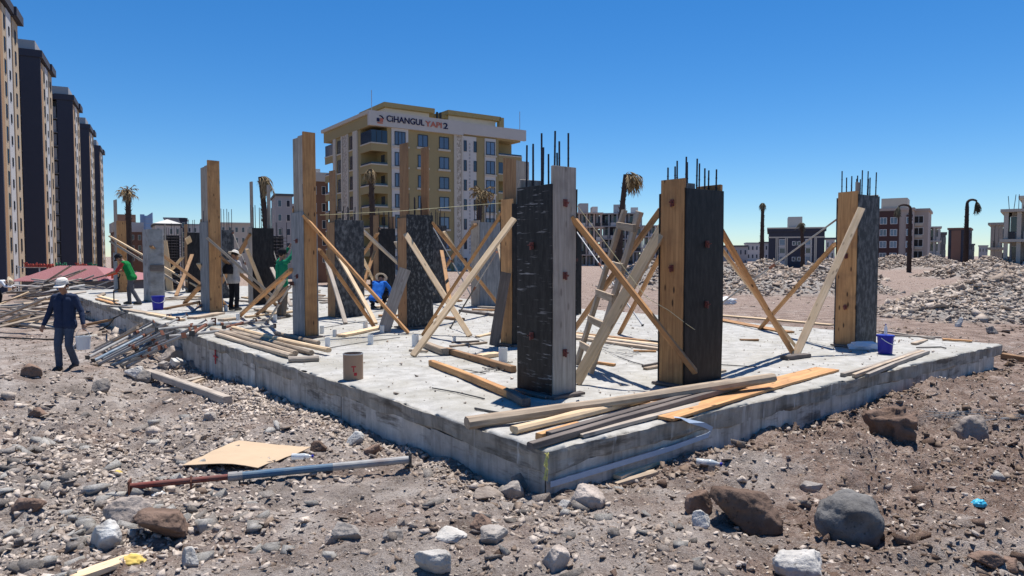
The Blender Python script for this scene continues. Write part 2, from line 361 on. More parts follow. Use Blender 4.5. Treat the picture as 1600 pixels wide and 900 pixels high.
# ================================================================== ground
def axis(fine0, fine1, step, lo, hi, growth):
    a = list(np.arange(fine0, fine1, step)); s = step; x = a[-1]
    while x < hi: s *= growth; x += s; a.append(x)
    s = step; x = fine0; pre = []
    while x > lo: s *= growth; x -= s; pre.append(x)
    return np.array(pre[::-1] + a)
gx = axis(-6.0, 7.0, 0.035, -3000, 3000, 1.04); gy = axis(3.0, 9.0, 0.035, -60, 4000, 1.03)
GX, GY = np.meshgrid(gx, gy, indexing='ij'); GZ = g_full(GX, GY)
nx, ny = GX.shape
idx = np.arange(nx * ny).reshape(nx, ny)
quads = np.stack([idx[:-1, :-1], idx[1:, :-1], idx[1:, 1:], idx[:-1, 1:]], -1).reshape(-1, 4)
heapf = np.zeros_like(GX)
for (mx, my, rx, ry, h) in MOUNDS:
    if h > .1: heapf = np.maximum(heapf, sstep(1.08, 0.8, np.sqrt(((GX - mx) / rx) ** 2 + ((GY - my) / ry) ** 2)))
gm = tri_mesh('ground', np.stack([GX, GY, GZ], -1).reshape(-1, 3), quads, smooth=True, tone=heapf.ravel())
tag(link('ground', gm, SOIL), kind='structure')

# ================================================================== stones
import bmesh
def hull_shape(n, flat=0.75):
    bm = bmesh.new()
    pts = rng.uniform(-1, 1, (n, 3)); pts[:4] = np.sign(pts[:4]) * rng.uniform(0.7, 1, (4, 3)); pts *= np.array([1, rng.uniform(0.6, 1), flat * rng.uniform(0.6, 1.1)]); pts /= np.abs(pts).max()
    for q in pts: bm.verts.new(tuple(q))
    r = bmesh.ops.convex_hull(bm, input=bm.verts[:]); 
    for v in [v for v in bm.verts if not v.link_faces]: bm.verts.remove(v)
    bmesh.ops.triangulate(bm, faces=bm.faces[:]); bm.verts.index_update()
    V = np.array([v.co[:] for v in bm.verts]); T = np.array([[v.index for v in f.verts] for f in bm.faces]); bm.free(); return V, T
SMALL = [hull_shape(7, 0.6) for i in range(14)]
MED = [hull_shape(10, 0.65) for i in range(24)]
def in_slab(x, y, m=0.05):
    u = (x - C0[0]) * dR[0] + (y - C0[1]) * dR[1]; v = (x - C0[0]) * dL[0] + (y - C0[1]) * dL[1]
    return (u > -m) & (u < SLAB_U + m) & (v > -m) & (v < SLAB_V + m)
stones = []    # rows x,y,size,tone
def scatter(n, x0, x1, y0, y1, smin, smax, tone=(0.2, 0.8), power=2.2, dens=None):
    x = rng.uniform(x0, x1, n); y = rng.uniform(y0, y1, n); s = smin * (1 - rng.random(n) * (1 - (smax / smin) ** (-power))) ** (-1 / power)
    k = ~in_slab(x, y)
    if dens is not None: k &= rng.random(n) < dens(x, y)
    stones.append(np.stack([x, y, s, rng.uniform(tone[0], tone[1], n)], -1)[k])
def patchy(sc, lo, hi, seed=0): return lambda x, y: sstep(lo, hi, fbm(x * sc + seed, y * sc + seed * 2, 3))
def blob(cx, cy, rx, ry): return lambda x, y: np.exp(-(((x - cx) / rx) ** 2 + ((y - cy) / ry) ** 2))
scatter(46000, -8, 9, 3.0, 9.0, 0.0055, 0.028, (0.1, 0.95), 2.2, patchy(0.5, -0.5, 0.25, 11))
scatter(16000, -14, 12, 6.0, 20, 0.013, 0.05, (0.15, 0.95), 2.3)
scatter(5200, -6, 6, 3.0, 9, 0.015, 0.075, (0.15, 0.95), 2.8, patchy(0.7, -0.15, 0.35, 3))
# rubble fields on the left
lf = blob(-4.4, 6.6, 1.7, 1.6); lf2 = blob(-2.9, 4.9, 0.9, 0.8); lf3 = blob(-7.6, 9.0, 2.2, 2.4)
scatter(38000, -9, -1, 3.2, 12, 0.017, 0.105, (0.55, 1.0), 2.5, lf)
scatter(14000, -6, -1, 3.2, 7, 0.016, 0.09, (0.55, 1.0), 2.4, lf2)
scatter(11000, -13, -4, 5, 14, 0.022, 0.11, (0.4, 0.98), 2.4, lf3)
# broken stone in front of the slab corner and along its left foot
scatter(3000, -2.2, 2.2, 3.6, 6.6, 0.016, 0.075, (0.3, 0.95), 2.5, blob(0.3, 5.0, 1.0, 0.6))
scatter(1500, -1.5, 2.5, 3.4, 5.5, 0.015, 0.06, (0.4, 0.95), 2.5, patchy(0.9, 0.0, 0.3, 8))
wg = Gt(410, 630)
scatter(26000, -5.5, -1.5, 7.2, 11.5, 0.014, 0.06, (0.85, 1.0), 2.4, blob(wg[0], wg[1], 0.6, 0.8))
wg2 = Gt(520, 660); scatter(6000, -4, 0, 5.8, 10, 0.015, 0.06, (0.75, 1.0), 2.3, blob(wg2[0], wg2[1], 0.5, 0.7))
wg3 = Gt(205, 520); scatter(500, wg3[0] - 3, wg3[0] + 3, wg3[1] - 3, wg3[1] + 3, 0.06, 0.24, (0.5, 0.95), 1.8, blob(wg3[0], wg3[1], 1.0, 1.4))
wg4 = Gt(225, 545); scatter(300, wg4[0] - 3, wg4[0] + 3, wg4[1] - 3, wg4[1] + 3, 0.05, 0.2, (0.5, 0.95), 1.8, blob(wg4[0], wg4[1], 1.2, 1.0))
for (n_, ua, ub, va, vb) in ((6500, -0.55, -0.02, 0, 14), (2600, 0, 11, -0.4, -0.02)):
    u_ = rng.uniform(ua, ub, n_); v_ = rng.uniform(va, vb, n_); p_ = C0[None] + u_[:, None] * dR + v_[:, None] * dL; s_ = np.minimum(0.012 * (1 - rng.random(n_) * .985) ** (-1 / 2.3), .07)
    keep_ = rng.random(n_) < sstep(-.35, .3, fbm(p_[:, 0] * 1.3, p_[:, 1] * 1.3, 2)); stones.append(np.stack([p_[:, 0], p_[:, 1], s_, rng.uniform(.3 if ua < 0 else .0, 1.0 if ua < 0 else .5, n_)], -1)[keep_])
# clods on the right
scatter(12000, 1.5, 10, 4.0, 11, 0.014, 0.08, (0.0, 0.32), 2.3, patchy(0.8, -0.1, 0.3, 5))
scatter(1700, 1.2, 9, 4.0, 11, 0.016, 0.055, (0.5, 1.0), 2.4)
scatter(2500, 9, 22, 11, 21, 0.03, 0.14, (0.0, 0.45), 2.2, patchy(0.5, 0.0, 0.3, 2))
scatter(3500, -30, 40, 14, 60, 0.03, 0.10, (0.1, 0.8), 2.4)
# rubble heaps
for (mx, my, rx, ry, h) in MOUNDS:
    if h < 0.1: continue
    near = my < 30; n = int((2000 if near else 1300) * rx * ry / 9 * (1 if my < 50 else 0.6))
    a = rng.uniform(0, 2 * math.pi, n); r = np.sqrt(rng.random(n)) * 1.06
    s = (0.05 if near else 0.06 if my < 50 else 0.10) * (1 - rng.random(n) * 0.975) ** (-1 / (2.6 if near else 2.6))
    s = np.minimum(s, 0.40 if near else 0.36)
    stones.append(np.stack([mx + rx * r * np.cos(a), my + ry * r * np.sin(a), s, rng.uniform(0.35, 0.95, n) if near else rng.uniform(0.3, 0.85, n)], -1)[~in_slab(mx + rx * r * np.cos(a), my + ry * r * np.sin(a))])
ST = np.concatenate(stones)
def rotmats(n):
    a = rng.uniform(0, 2 * math.pi, n); b = rng.normal(0, 0.35, n); c = rng.normal(0, 0.35, n)
    R = np.zeros((n, 3, 3)); ca, sa, cb, sb, cc, sc = np.cos(a), np.sin(a), np.cos(b), np.sin(b), np.cos(c), np.sin(c)
    R[:, 0, 0] = ca * cb; R[:, 0, 1] = ca * sb * sc - sa * cc; R[:, 0, 2] = ca * sb * cc + sa * sc
    R[:, 1, 0] = sa * cb; R[:, 1, 1] = sa * sb * sc + ca * cc; R[:, 1, 2] = sa * sb * cc - ca * sc
    R[:, 2, 0] = -sb; R[:, 2, 1] = cb * sc; R[:, 2, 2] = cb * cc; return R
SZ = g_full(ST[:, 0], ST[:, 1])
pos = np.stack([ST[:, 0], ST[:, 1], SZ + ST[:, 2] * 0.08], -1)
ppx, ppy, dep = proj(pos); vis = (ppx > -10) & (ppx < 1610) & (ppy < 905) & (dep > 1); app = np.where(vis, ST[:, 2] / np.maximum(dep, .5), 0)
# keep clear of the walking path, the cardboard and the steel prop
order = np.argsort(-app); NIND = 230; big = order[:NIND]; rest = order[NIND:]
def build_stones(sel, shapes, name):
    Vs = []; Ts = []; Tn = []; base = 0; which = rng.integers(0, len(shapes), len(sel)); R = rotmats(len(sel))
    for k, (V, T) in enumerate(shapes):
        ii = np.where(which == k)[0]
        if len(ii) == 0: continue
        sc = ST[sel[ii], 2][:, None] * rng.uniform(0.75, 1.25, (len(ii), 3))
        vv = V[None] * sc[:, None, :]; vv = np.einsum('nij,nvj->nvi', R[ii], vv) + pos[sel[ii]][:, None, :]
        tt = T[None] + (base + np.arange(len(ii)) * len(V))[:, None, None]
        Vs.append(vv.reshape(-1, 3)); Ts.append(tt.reshape(-1, 3)); Tn.append(np.repeat(ST[sel[ii], 3], len(V))); base += len(ii) * len(V)
    return tri_mesh(name, np.concatenate(Vs), np.concatenate(Ts), False, np.concatenate(Tn))
tag(link('loose_gravel', build_stones(rest, SMALL, 'loose_gravel'), RK_STUFF), 'loose gravel and small broken stones strewn over the dirt', 'gravel', kind='stuff')
shape_me = {}
LAND = [('the cardboard sheet', 385, 712), ('the long steel prop', 300, 750), ('the tan boulder', 186, 810), ('the white limed stone', 156, 845), ('the split plank', 150, 890), ('the grey timber', 290, 605), ('the slab corner', 850, 760), ('the tan corner block', 920, 785), ('the dark cube stone', 752, 820), ('the split brown boulder', 1172, 800), ('the dark basalt boulder', 1341, 825), ('the cyan scrap', 1530, 790), ('the jagged clod', 1408, 670), ('the tan block on the right', 1525, 668), ('the plastic bottle', 1088, 728), ('the two pale boards', 995, 740), ('the right rubble heap boulder', 1506, 450), ('the walking man', 104, 560), ('the steel prop pile', 190, 560), ('the left image edge', 0, 720), ('the large pale rock', 674, 885), ('the tall tan rock', 870, 880), ('the reddish stones', 1570, 885), ('the prop end plate', 640, 715), ('the left slab wall', 560, 650), ('the yellow glove', 206, 880)]
SIDES = ('right of', 'below', 'left of', 'above')
def zlabel(px, py, tone, size):
    n, lx, ly = min(LAND, key=lambda q: (q[1] - px) ** 2 + 2 * (q[2] - py) ** 2); a = math.atan2((py - ly) * 1.4, px - lx); k = int(round(a / (math.pi / 2))) % 4
    return '%s%s stone lying %s %s' % ('larger ' if size > 30 else 'small ' if size < 19 else '', 'brown' if tone < .3 else 'tan' if tone < .5 else 'grey' if tone < .72 else 'pale', SIDES[k], n)
def zone(px, py):
    if py < 515 and px > 1000: return ('grey broken rock on a rubble heap beyond the slab', 'rocks on the rubble heaps')
    if px < 330 and py > 590: return ('grey rubble stone in the rocky strip at the lower left', 'stones in the lower left rubble strip')
    if px < 330: return ('pale stone near the steel props left of the slab', 'stones near the steel props')
    if px > 980: return ('stone lying in the brown dirt right of the slab corner', 'stones in the brown dirt on the right')
    return ('stone lying on the grey dirt in front of the slab', 'stones in front of the slab')
for q in big:
    k = int(rng.integers(0, len(MED))); tone = ST[q, 3]
    mt = (RK_BRN if tone < 0.3 else RK_TAN if tone < 0.5 else RK_GREY if tone < 0.72 else RK_PALE)
    if (k, mt.name) not in shape_me:
        me = tri_mesh('rock', MED[k][0], MED[k][1]); me.materials.append(mt); shape_me[(k, mt.name)] = me
    o = link('rock', shape_me[(k, mt.name)], None); s = ST[q, 2] * 1.05
    o.location = pos[q]; o.rotation_euler = (rng.normal(0, .25), rng.normal(0, .25), rng.uniform(0, 6.28)); o.scale = (s, s * rng.uniform(.75, 1.1), s * rng.uniform(.75, 1.1))
    zl, zg = zone(ppx[q], ppy[q])
    if ppy[q] >= 515: zl = zlabel(ppx[q], ppy[q], tone, app[q] * 2 * FPX); zg = 'stones near ' + zl.split(' the ', 1)[1]
    tag(o, zl, 'rock', zg)
# ---- boulders that stand out, each shaped on its own
def noise3(p, s, o=0.0):
    return (vnoise(p[:, 0] * s + o, p[:, 1] * s + 3.1 + o) + vnoise(p[:, 1] * s + 7 + o, p[:, 2] * s + o) + vnoise(p[:, 2] * s + 1.7, p[:, 0] * s + 5 + o)) / 1.5
def boulder(name, label, px, pyb, wpx, hpx, m, seed=0, cuts=7, rnd=0.0, depth=0.85, rz=0.0, pits=0.0, sink=0.14):
    p = Gt(px, pyb); k = p[1] / FPX * 1.0; w = wpx * k; h = hpx * k
    bm = bmesh.new(); bmesh.ops.create_icosphere(bm, subdivisions=5, radius=1.0); V = np.array([v.co[:] for v in bm.verts]); T = np.array([[v.index for v in f.verts] for f in bm.faces]); bm.free()
    rs = np.random.default_rng(seed + 100)
    N = rs.normal(size=((cuts + 5) * (2 if rnd else 1), 3)); N /= np.linalg.norm(N, axis=1)[:, None]; D = rs.uniform(0.62, 1.0, len(N)) if not rnd else rs.uniform(0.84, 1.0, len(N))
    q = np.maximum(V @ N.T, 0) / D; pw = 18 if rnd else 34; r = (q ** pw).sum(1) ** (-1 / pw); V = V * np.minimum(r, 1.35)[:, None]
    V = V * (1 + 0.12 * noise3(V, 1.9, seed)[:, None] + 0.075 * noise3(V, 5, seed + 3)[:, None] + 0.05 * noise3(V, 11, seed)[:, None] + 0.03 * noise3(V, 23, seed)[:, None])
    if pits:
        pn = noise3(V, 3.2, seed + 9); V = V * (1 - pits * sstep(0.12, 0.3, pn)[:, None])
    V = V - V.min(0); V = V / V.max(0); V[:, 2] = np.maximum(V[:, 2], 0.2) - 0.2; V[:, 2] /= V[:, 2].max(); V = (V - [.5, .5, 0]) * [w, w * depth, h]
    V[:, 2] -= h * sink
    o = link(name, tri_mesh(name, V, T, True), m); o.location = (p[0], p[1] + w * depth * 0.4, float(g_smooth(p[0], p[1] + w * depth * .4)) if False else p[2]); o.rotation_euler = (0, 0, rz)
    return tag(o, label, 'boulder' if wpx > 55 else 'rock')
boulder('boulder', 'rounded dark grey basalt boulder with a deep shadow, lower right', 1341, 860, 108, 86, RK_DARK, 3, 22, 1, pits=0.07, sink=0.02)
boulder('boulder', 'angular brown boulder with a flat top and split face', 1172, 838, 112, 76, RK_BRN, 52, 4, pits=0.05, sink=0.03)
boulder('boulder', 'small rounded brown stone left of the split brown boulder', 1094, 804, 46, 42, RK_BRN, 3, 6, 1)
boulder('boulder', 'pale crusty stone just below the small rounded brown stone', 1098, 826, 30, 30, RK_PALE, 4, 6)
boulder('boulder', 'pale grey pitted boulder cut off by the bottom edge', 1258, 905, 90, 42, RK_PALE, 5, 6, 1, pits=0.08)
boulder('boulder', 'dark jagged clod of earth and rock in the right dirt', 1408, 694, 84, 58, RK_BRN, 6, 8, pits=0.2, sink=0.04)
boulder('boulder', 'tan blocky boulder right of the dark jagged clod', 1525, 684, 62, 40, RK_TAN, 7, 7)
boulder('boulder', 'reddish flat stone at the lower right edge', 1558, 888, 54, 24, RK_BRN, 8, 6)
boulder('boulder', 'reddish stone cut by the right bottom corner', 1590, 900, 40, 26, RK_BRN, 9, 6)
boulder('boulder', 'flat grey stone in the gravel above the dark boulder', 1270, 770, 34, 18, RK_GREY, 10, 6)
boulder('boulder', 'tan smooth boulder on top of the lower left stones', 186, 826, 74, 46, RK_TAN, 11, 6, 1, sink=0.02)
boulder('boulder', 'long brown slab of rock leaning right of the tan boulder', 234, 848, 96, 46, RK_BRN, 61, 4, pits=0.05, sink=0.02)
boulder('boulder', 'white limed stone below the tan boulder at lower left', 156, 860, 50, 44, RK_WHITE, 13, 6, 1, sink=0.02)
boulder('boulder', 'white angular stone beside the yellow cloth', 292, 886, 34, 34, RK_PALE, 14, 6)
boulder('boulder', 'brown wedge stone in the left rubble strip', 38, 800, 44, 24, RK_BRN, 15, 6)
boulder('boulder', 'grey stone alone at the left edge of bare dirt', 24, 856, 24, 20, RK_GREY, 16, 6)
boulder('boulder', 'dark brown rock pushed against the slab foot', 772, 744, 44, 26, RK_BRN, 17, 7)
boulder('boulder', 'grey angular rock close to the slab corner', 800, 782, 40, 34, RK_GREY, 18, 7)
boulder('boulder', 'rounded rock wedged at the foot of slab corner', 822, 768, 52, 32, RK_TAN, 19, 7)
boulder('boulder', 'flat shelf like rock left of the slab corner', 762, 786, 52, 20, RK_TAN, 20, 7)
boulder('boulder', 'big tan block right of the slab corner', 920, 796, 58, 40, RK_TAN, 21, 7)
boulder('boulder', 'white chip of stone left of the big tan block', 884, 797, 24, 16, RK_PALE, 22, 5)
boulder('boulder', 'dark cube like stone in the middle foreground', 752, 830, 38, 26, RK_BRN, 23, 6)
boulder('boulder', 'pale flat rock in the middle foreground', 700, 848, 60, 18, RK_PALE, 24, 6)
boulder('boulder', 'grey slab shaped stone below the dark cube like stone', 772, 852, 46, 26, RK_GREY, 25, 7)
boulder('boulder', 'large pale rock at the bottom left of centre', 674, 898, 60, 38, RK_PALE, 26, 7)
boulder('boulder', 'tall tan rock at the bottom right of centre', 870, 896, 46, 46, RK_TAN, 27, 6)
boulder('boulder', 'ragged grey rock pair member, larger upper one', 540, 842, 46, 26, RK_GREY, 28, 7)
boulder('boulder', 'small ragged grey rock lower left of the pair', 516, 852, 30, 18, RK_TAN, 29, 6)
boulder('boulder', 'low grey rock with dark hollow in the centre foreground', 612, 846, 34, 18, RK_GREY, 30, 6)
boulder('boulder', 'brown rock right of the cardboard sheet', 580, 712, 30, 20, RK_BRN, 31, 6)
boulder('boulder', 'pale stone capped with white beside brown rock', 553, 696, 30, 24, RK_WHITE, 32, 6)
boulder('boulder', 'dark rock against the end of the cardboard', 496, 706, 26, 18, RK_BRN, 33, 6)
boulder('boulder', 'grey stone standing alone above the cardboard', 324, 658, 24, 16, RK_GREY, 34, 6)
boulder('boulder', 'pale stone at the upper end of grey timber', 207, 592, 30, 22, RK_PALE, 35, 6)
boulder('boulder', 'grey stone wedged under the grey timber end', 222, 596, 30, 18, RK_GREY, 36, 6)
boulder('boulder', 'grey pyramid stone on the path left of timber', 152, 612, 34, 22, RK_GREY, 37, 6)
boulder('boulder', 'flat topped block at the slab foot by props', 260, 566, 46, 28, RK_TAN, 38, 7)
boulder('boulder', 'white stone at the slab foot right of props', 272, 573, 26, 16, RK_WHITE, 39, 6)
boulder('boulder', 'grey stone below the white stone by the props', 256, 578, 22, 16, RK_GREY, 40, 6)
boulder('boulder', 'grey stone at the foot of left slab wall', 302, 575, 18, 14, RK_GREY, 41, 6)
boulder('boulder', 'dark clod on the ridge behind left rubble', 52, 652, 30, 18, RK_BRN, 42, 7)
boulder('boulder', 'dark clod on the dirt ridge left of path', 45, 588, 34, 22, RK_BRN, 43, 7)
boulder('boulder', 'large dark boulder on top of right rubble heap', 1506, 456, 30, 17, RK_GREY, 44, 6, sink=0.0)
boulder('boulder', 'dark boulder at the right edge of rubble heap', 1590, 468, 26, 20, RK_GREY, 45, 6, sink=0.0)
boulder('boulder', 'grey boulder lying in front of right rubble heap', 1556, 522, 20, 15, RK_GREY, 46, 6)
boulder('boulder', 'upright white stone at the foot of rubble heap', 1500, 510, 13, 17, RK_WHITE, 47, 6)

# ================================================================== concrete foundation slab
def conc_top():
    m, t, b, v, r = base_mat('fresh_concrete', 0.85, 0, 0.2)
    n1 = t.noise(v, 0.6, 4, 0.6); n2 = t.noise(v, 5, 5, 0.65); n3 = t.noise(v, 60, 3, 0.7)
    col = t.ramp(n2, [(0.28, (0.285, 0.274, 0.25)), (0.7, (0.49, 0.478, 0.45))])
    col = t.mix(t.math('MULTIPLY', t.step(n1, 0.48, 0.62), 0.6), col, (0.33, 0.305, 0.24))
    col = t.mix(t.math('MULTIPLY', t.step(n3, 0.52, 0.72), 0.5), col, (0.22, 0.21, 0.195))
    t.l(col, b.inputs['Base Color']); rg = t.new('ShaderNodeMapRange'); rg.inputs[1].default_value = 0.5; rg.inputs[2].default_value = 0.66; rg.inputs[3].default_value = 0.9; rg.inputs[4].default_value = 0.35; t.l(n1, rg.inputs[0]); t.l(rg.outputs[0], b.inputs['Roughness'])
    t.l(t.bump(t.math('ADD', n2, t.math('MULTIPLY', n3, 0.7)), 0.6, 0.012), b.inputs['Normal']); return m
CTOP = conc_top()
def conc_side(name, c0, c1):
    m, t, b, v, r = base_mat(name, 0.9, 0, 0.15)
    n = t.noise(v, 4, 5, 0.65); st = t.noise(t.scale(v, (7, 7, 0.7)), 1.0, 4, 0.6); n3 = t.noise(v, 45, 3)
    col = t.ramp(n, [(0.3, c0), (0.7, c1)]); col = t.mix(t.math('MULTIPLY', t.step(st, 0.5, 0.68), 0.6), col, tuple(x * 0.45 for x in c0))
    col = t.mix(t.math('MULTIPLY', t.step(st, 0.42, 0.3), 0.5), col, tuple(min(1, x * 1.3) for x in c1))
    damp = t.noise(t.scale(v, (0.9, 0.9, 5.0)), 1.0, 5, 0.7); col = t.mix(t.math('MULTIPLY', t.step(damp, 0.54, 0.66), 0.75), col, (0.075, 0.06, 0.047))
    lime = t.noise(t.scale(v, (9, 9, 0.9)), 1.0, 3, 0.6); col = t.mix(t.math('MULTIPLY', t.step(lime, 0.62, 0.72), 0.6), col, (0.60, 0.57, 0.53))
    col = vary(t, col, r, 0.10); t.l(col, b.inputs['Base Color']); t.l(t.bump(t.math('ADD', n, t.math('MULTIPLY', n3, .4)), 0.7, 0.015), b.inputs['Normal']); return m
CS1 = conc_side('side_concrete', (0.215, 0.192, 0.16), (0.40, 0.365, 0.315)); CS2 = conc_side('lower_concrete', (0.34, 0.307, 0.268), (0.60, 0.55, 0.49))
slab_root = empty('foundation_slab', C0, ANG, 'long grey concrete foundation slab carrying the formwork columns', 'foundation')
us = np.concatenate([np.arange(0, SLAB_U, 0.07), [SLAB_U]]); vs_ = np.concatenate([np.arange(0, 12, 0.07), np.arange(12, SLAB_V, 0.22), [SLAB_V]])
UU, VV = np.meshgrid(us, vs_, indexing='ij'); ZZ = fbm(UU * 2.1, VV * 2.1, 3) * 0.016 + fbm(UU * 11, VV * 11, 2) * 0.008 - 0.006
Ue = UU.copy(); Ve = VV.copy()
Ue[0, :] += 0.035 * fbm(vs_ * 3.3, vs_ * 0 + 1, 4) - 0.008; Ve[:, 0] += 0.035 * fbm(us * 3.3, us * 0 + 4, 4) - 0.008
ZZ[0, :] -= 0.012; ZZ[:, 0] -= 0.012
n1, n2 = UU.shape; ii = np.arange(n1 * n2).reshape(n1, n2)
V = [np.stack([Ue, Ve, ZZ], -1).reshape(-1, 3)]
Q = [np.stack([ii[:-1, :-1], ii[1:, :-1], ii[1:, 1:], ii[:-1, 1:]], -1).reshape(-1, 4)]
base = n1 * n2; rim = np.concatenate([ii[:, 0], ii[-1, 1:], ii[-2::-1, -1], ii[0, -2:0:-1]])
RV = V[0][rim]; s_ = np.arange(len(rim)); prev = rim
ring = [rim]
for lev, zz in enumerate((-0.02, -0.06, -0.12, -0.185, -0.205)):
    q = RV.copy(); o_ = 0.006 if lev < 2 else 0.0
    out = np.zeros_like(q); out[np.abs(q[:, 0]) < 0.08, 0] = -1; out[np.abs(q[:, 1]) < 0.08, 1] = -1
    q[:, 2] = zz + fbm(s_ * 0.11, s_ * 0 + lev, 3) * (0.012 if lev < 3 else 0.05); q = q + out * (o_ + 0.012 * fbm(s_ * 0.3, s_ * 0 + lev * 3.3, 3) [:, None] - (0.03 if lev == 4 else 0))
    V.append(q); ring.append(base + s_); base += len(rim)
sideq = []
for a, b_ in zip(ring[:-1], ring[1:]): sideq.append(np.stack([np.roll(a, -1), a, b_, np.roll(b_, -1)], -1)[:, ::-1])
Q2 = np.concatenate(sideq); me = tri_mesh('top_pour', np.concatenate(V), np.concatenate([Q[0], Q2]), False)
me.materials.append(CTOP); me.materials.append(CS1); mi = np.zeros(len(me.polygons), np.int32); mi[len(Q[0]):] = 1; me.polygons.foreach_set('material_index', mi)
sm = np.zeros(len(me.polygons), bool); sm[:len(Q[0])] = True; me.polygons.foreach_set('use_smooth', sm)
tp = link('top_pour', me, None, slab_root); tag(tp, 'pale sunlit concrete surface with rough broken edge')
# lower course, cast board by board
def block_mesh(w):
    mb = MB(); nxs, nzs = 6, 5
    V = []; F = []
    for i in range(nxs):
        for j in range(nzs):
            x = i / (nxs - 1) * w; z = -1.1 + j / (nzs - 1) * 0.93
            e = 0.005 if (i in (0, nxs - 1)) else 0; V.append((x, e + random.uniform(-.004, .004) , z + (random.uniform(-.02, .015) if j == nzs - 1 else 0)))
    for i in range(nxs - 1):
        for j in range(nzs - 1): a = i * nzs + j; F.append((a, a + nzs, a + nzs + 1, a + 1))
    mb.add(V, F); mb.box((0.004, 0.03, -1.09), (w - 0.004, 0.25, -0.19)); return mb
blocks = {w: mesh('cast_board', *(lambda b: (b.V, b.F))(block_mesh(w))) for w in (0.42, 0.55, 0.68, 1.1, 1.45)}
for me in blocks.values(): me.materials.append(CS2)
for side in ('right', 'left'):
    x = 0.02; L = SLAB_U if side == 'right' else SLAB_V
    while x < L - 0.45:
        w = random.choice((0.42, 0.55, 0.68) if side == 'right' and x > 3.2 else (0.68, 1.1, 1.45)); o = link('cast_board', blocks[w], None, slab_root); dz = random.uniform(-0.01, 0.012); off = random.uniform(0.004, 0.012)
        if side == 'right': o.location = (x, off, dz)
        else: o.location = (off, x + w, dz); o.rotation_euler = (0, 0, -math.pi / 2)
        x += w + 0.002
MB().box((0.3, 0.3, -1.05), (SLAB_U - 0.01, SLAB_V - 0.01, -0.2)).build('slab_core', CS2, slab_root)
# red setting-out cross on the left face
def on_left(px, py, off=-0.012):      # point on the vertical plane u = off
    r = ray(px, py); n = dR; t_ = ((C0 + dR * off - CAM) @ n) / (r @ n); return CAM + r * t_
def on_right(px, py, off=-0.012):
    r = ray(px, py); n = dL; t_ = ((C0 + dL * off - CAM) @ n) / (r @ n); return CAM + r * t_
cr = empty('red_cross_mark', on_left(336, 557), ANG)
mk = MB(); mk.box((-0.012, -0.03, -0.14), (0.0, 0.01, 0.13)); mk.box((-0.0125, -0.14, -0.015), (-0.0005, 0.11, 0.015))
c_ = on_left(336, 557); lu, lv = uv(c_); bpy.data.objects.remove(cr)
mk.build('paint_cross', REDP, slab_root, Matrix.Translation((lu + 0.008, lv, c_[2])))
# blue strap lying over the edge
def ribbon(name, pts, nrm, w, m, label, cat):
    V = []; F = []
    for i, p in enumerate(pts):
        p = np.asarray(p); d = np.asarray(pts[min(i + 1, len(pts) - 1)]) - np.asarray(pts[max(i - 1, 0)]); d /= np.linalg.norm(d); s = np.cross(d, nrm[i]); s /= np.linalg.norm(s); n = np.asarray(nrm[i])
        V += [p - s * w / 2, p + s * w / 2, p + s * w / 2 + n * 0.004, p - s * w / 2 + n * 0.004]
        if i:
            a = 4 * (i - 1)
            for k in range(4): F.append((a + k, a + (k + 1) % 4, a + 4 + (k + 1) % 4, a + 4 + k))
    F += [(3, 2, 1, 0), tuple(len(V) - 4 + k for k in range(4))]
    return tag(link(name, mesh(name, V, F), m), label, cat)
nr = -dL; upv = np.array([0, 0, 1.0]); mid_ = (nr + upv) / 1.414
ribbon('plastic_strap', [G(1040, 651, 0.02), G(1062, 653, 0.03), on_right(1075, 658, -0.05), on_right(1100, 664, -0.07), on_right(1112, 670, -0.06), on_right(1106, 680, -0.045), on_right(1050, 700, -0.03), on_right(960, 727, -0.03), on_right(860, 757, -0.03)], [upv, upv, mid_, nr, nr, nr, nr, nr, nr], 0.05, STRAP, 'pale blue plastic strap hanging over the near slab edge', 'strap')
mb = MB()
for k in range(5):
    mb.tube([W(-0.02 + random.uniform(-.02, .02), -0.03, -0.02 - 0.045 * j + random.uniform(-.01, .01)) + dR * random.uniform(-.02, .03) + dL * random.uniform(-.02, 0) for j in range(6)], 0.004, 5)
mb.build('yellow_rope', plain('yellow_rope', (0.60, 0.56, 0.20), 0.9)); tag(bpy.data.objects['yellow_rope'], 'frayed yellow rope tuft hanging at the slab corner', 'rope')

# crumbs of concrete and mortar on the slab
n = 3600; cu_ = rng.uniform(0.1, SLAB_U - .1, n); cv_ = rng.uniform(0.1, 20, n); cs_ = 0.006 * (1 - rng.random(n) * .985) ** (-1 / 2.4); cs_ = np.minimum(cs_, .04)
pos_keep, st_keep = pos, ST
ST = np.stack([cu_, cv_, cs_, rng.uniform(0.2, 1.0, n)], -1); pos = C0[None] + cu_[:, None] * dR + cv_[:, None] * dL + np.array([0, 0, 1.0]) * (cs_ * .3)[:, None]
tag(link('concrete_crumbs', build_stones(np.arange(n), SMALL, 'concrete_crumbs'), RK_STUFF), 'small crumbs of concrete and mortar strewn on the slab', 'crumbs', kind='stuff')
pos, ST = pos_keep, st_keep
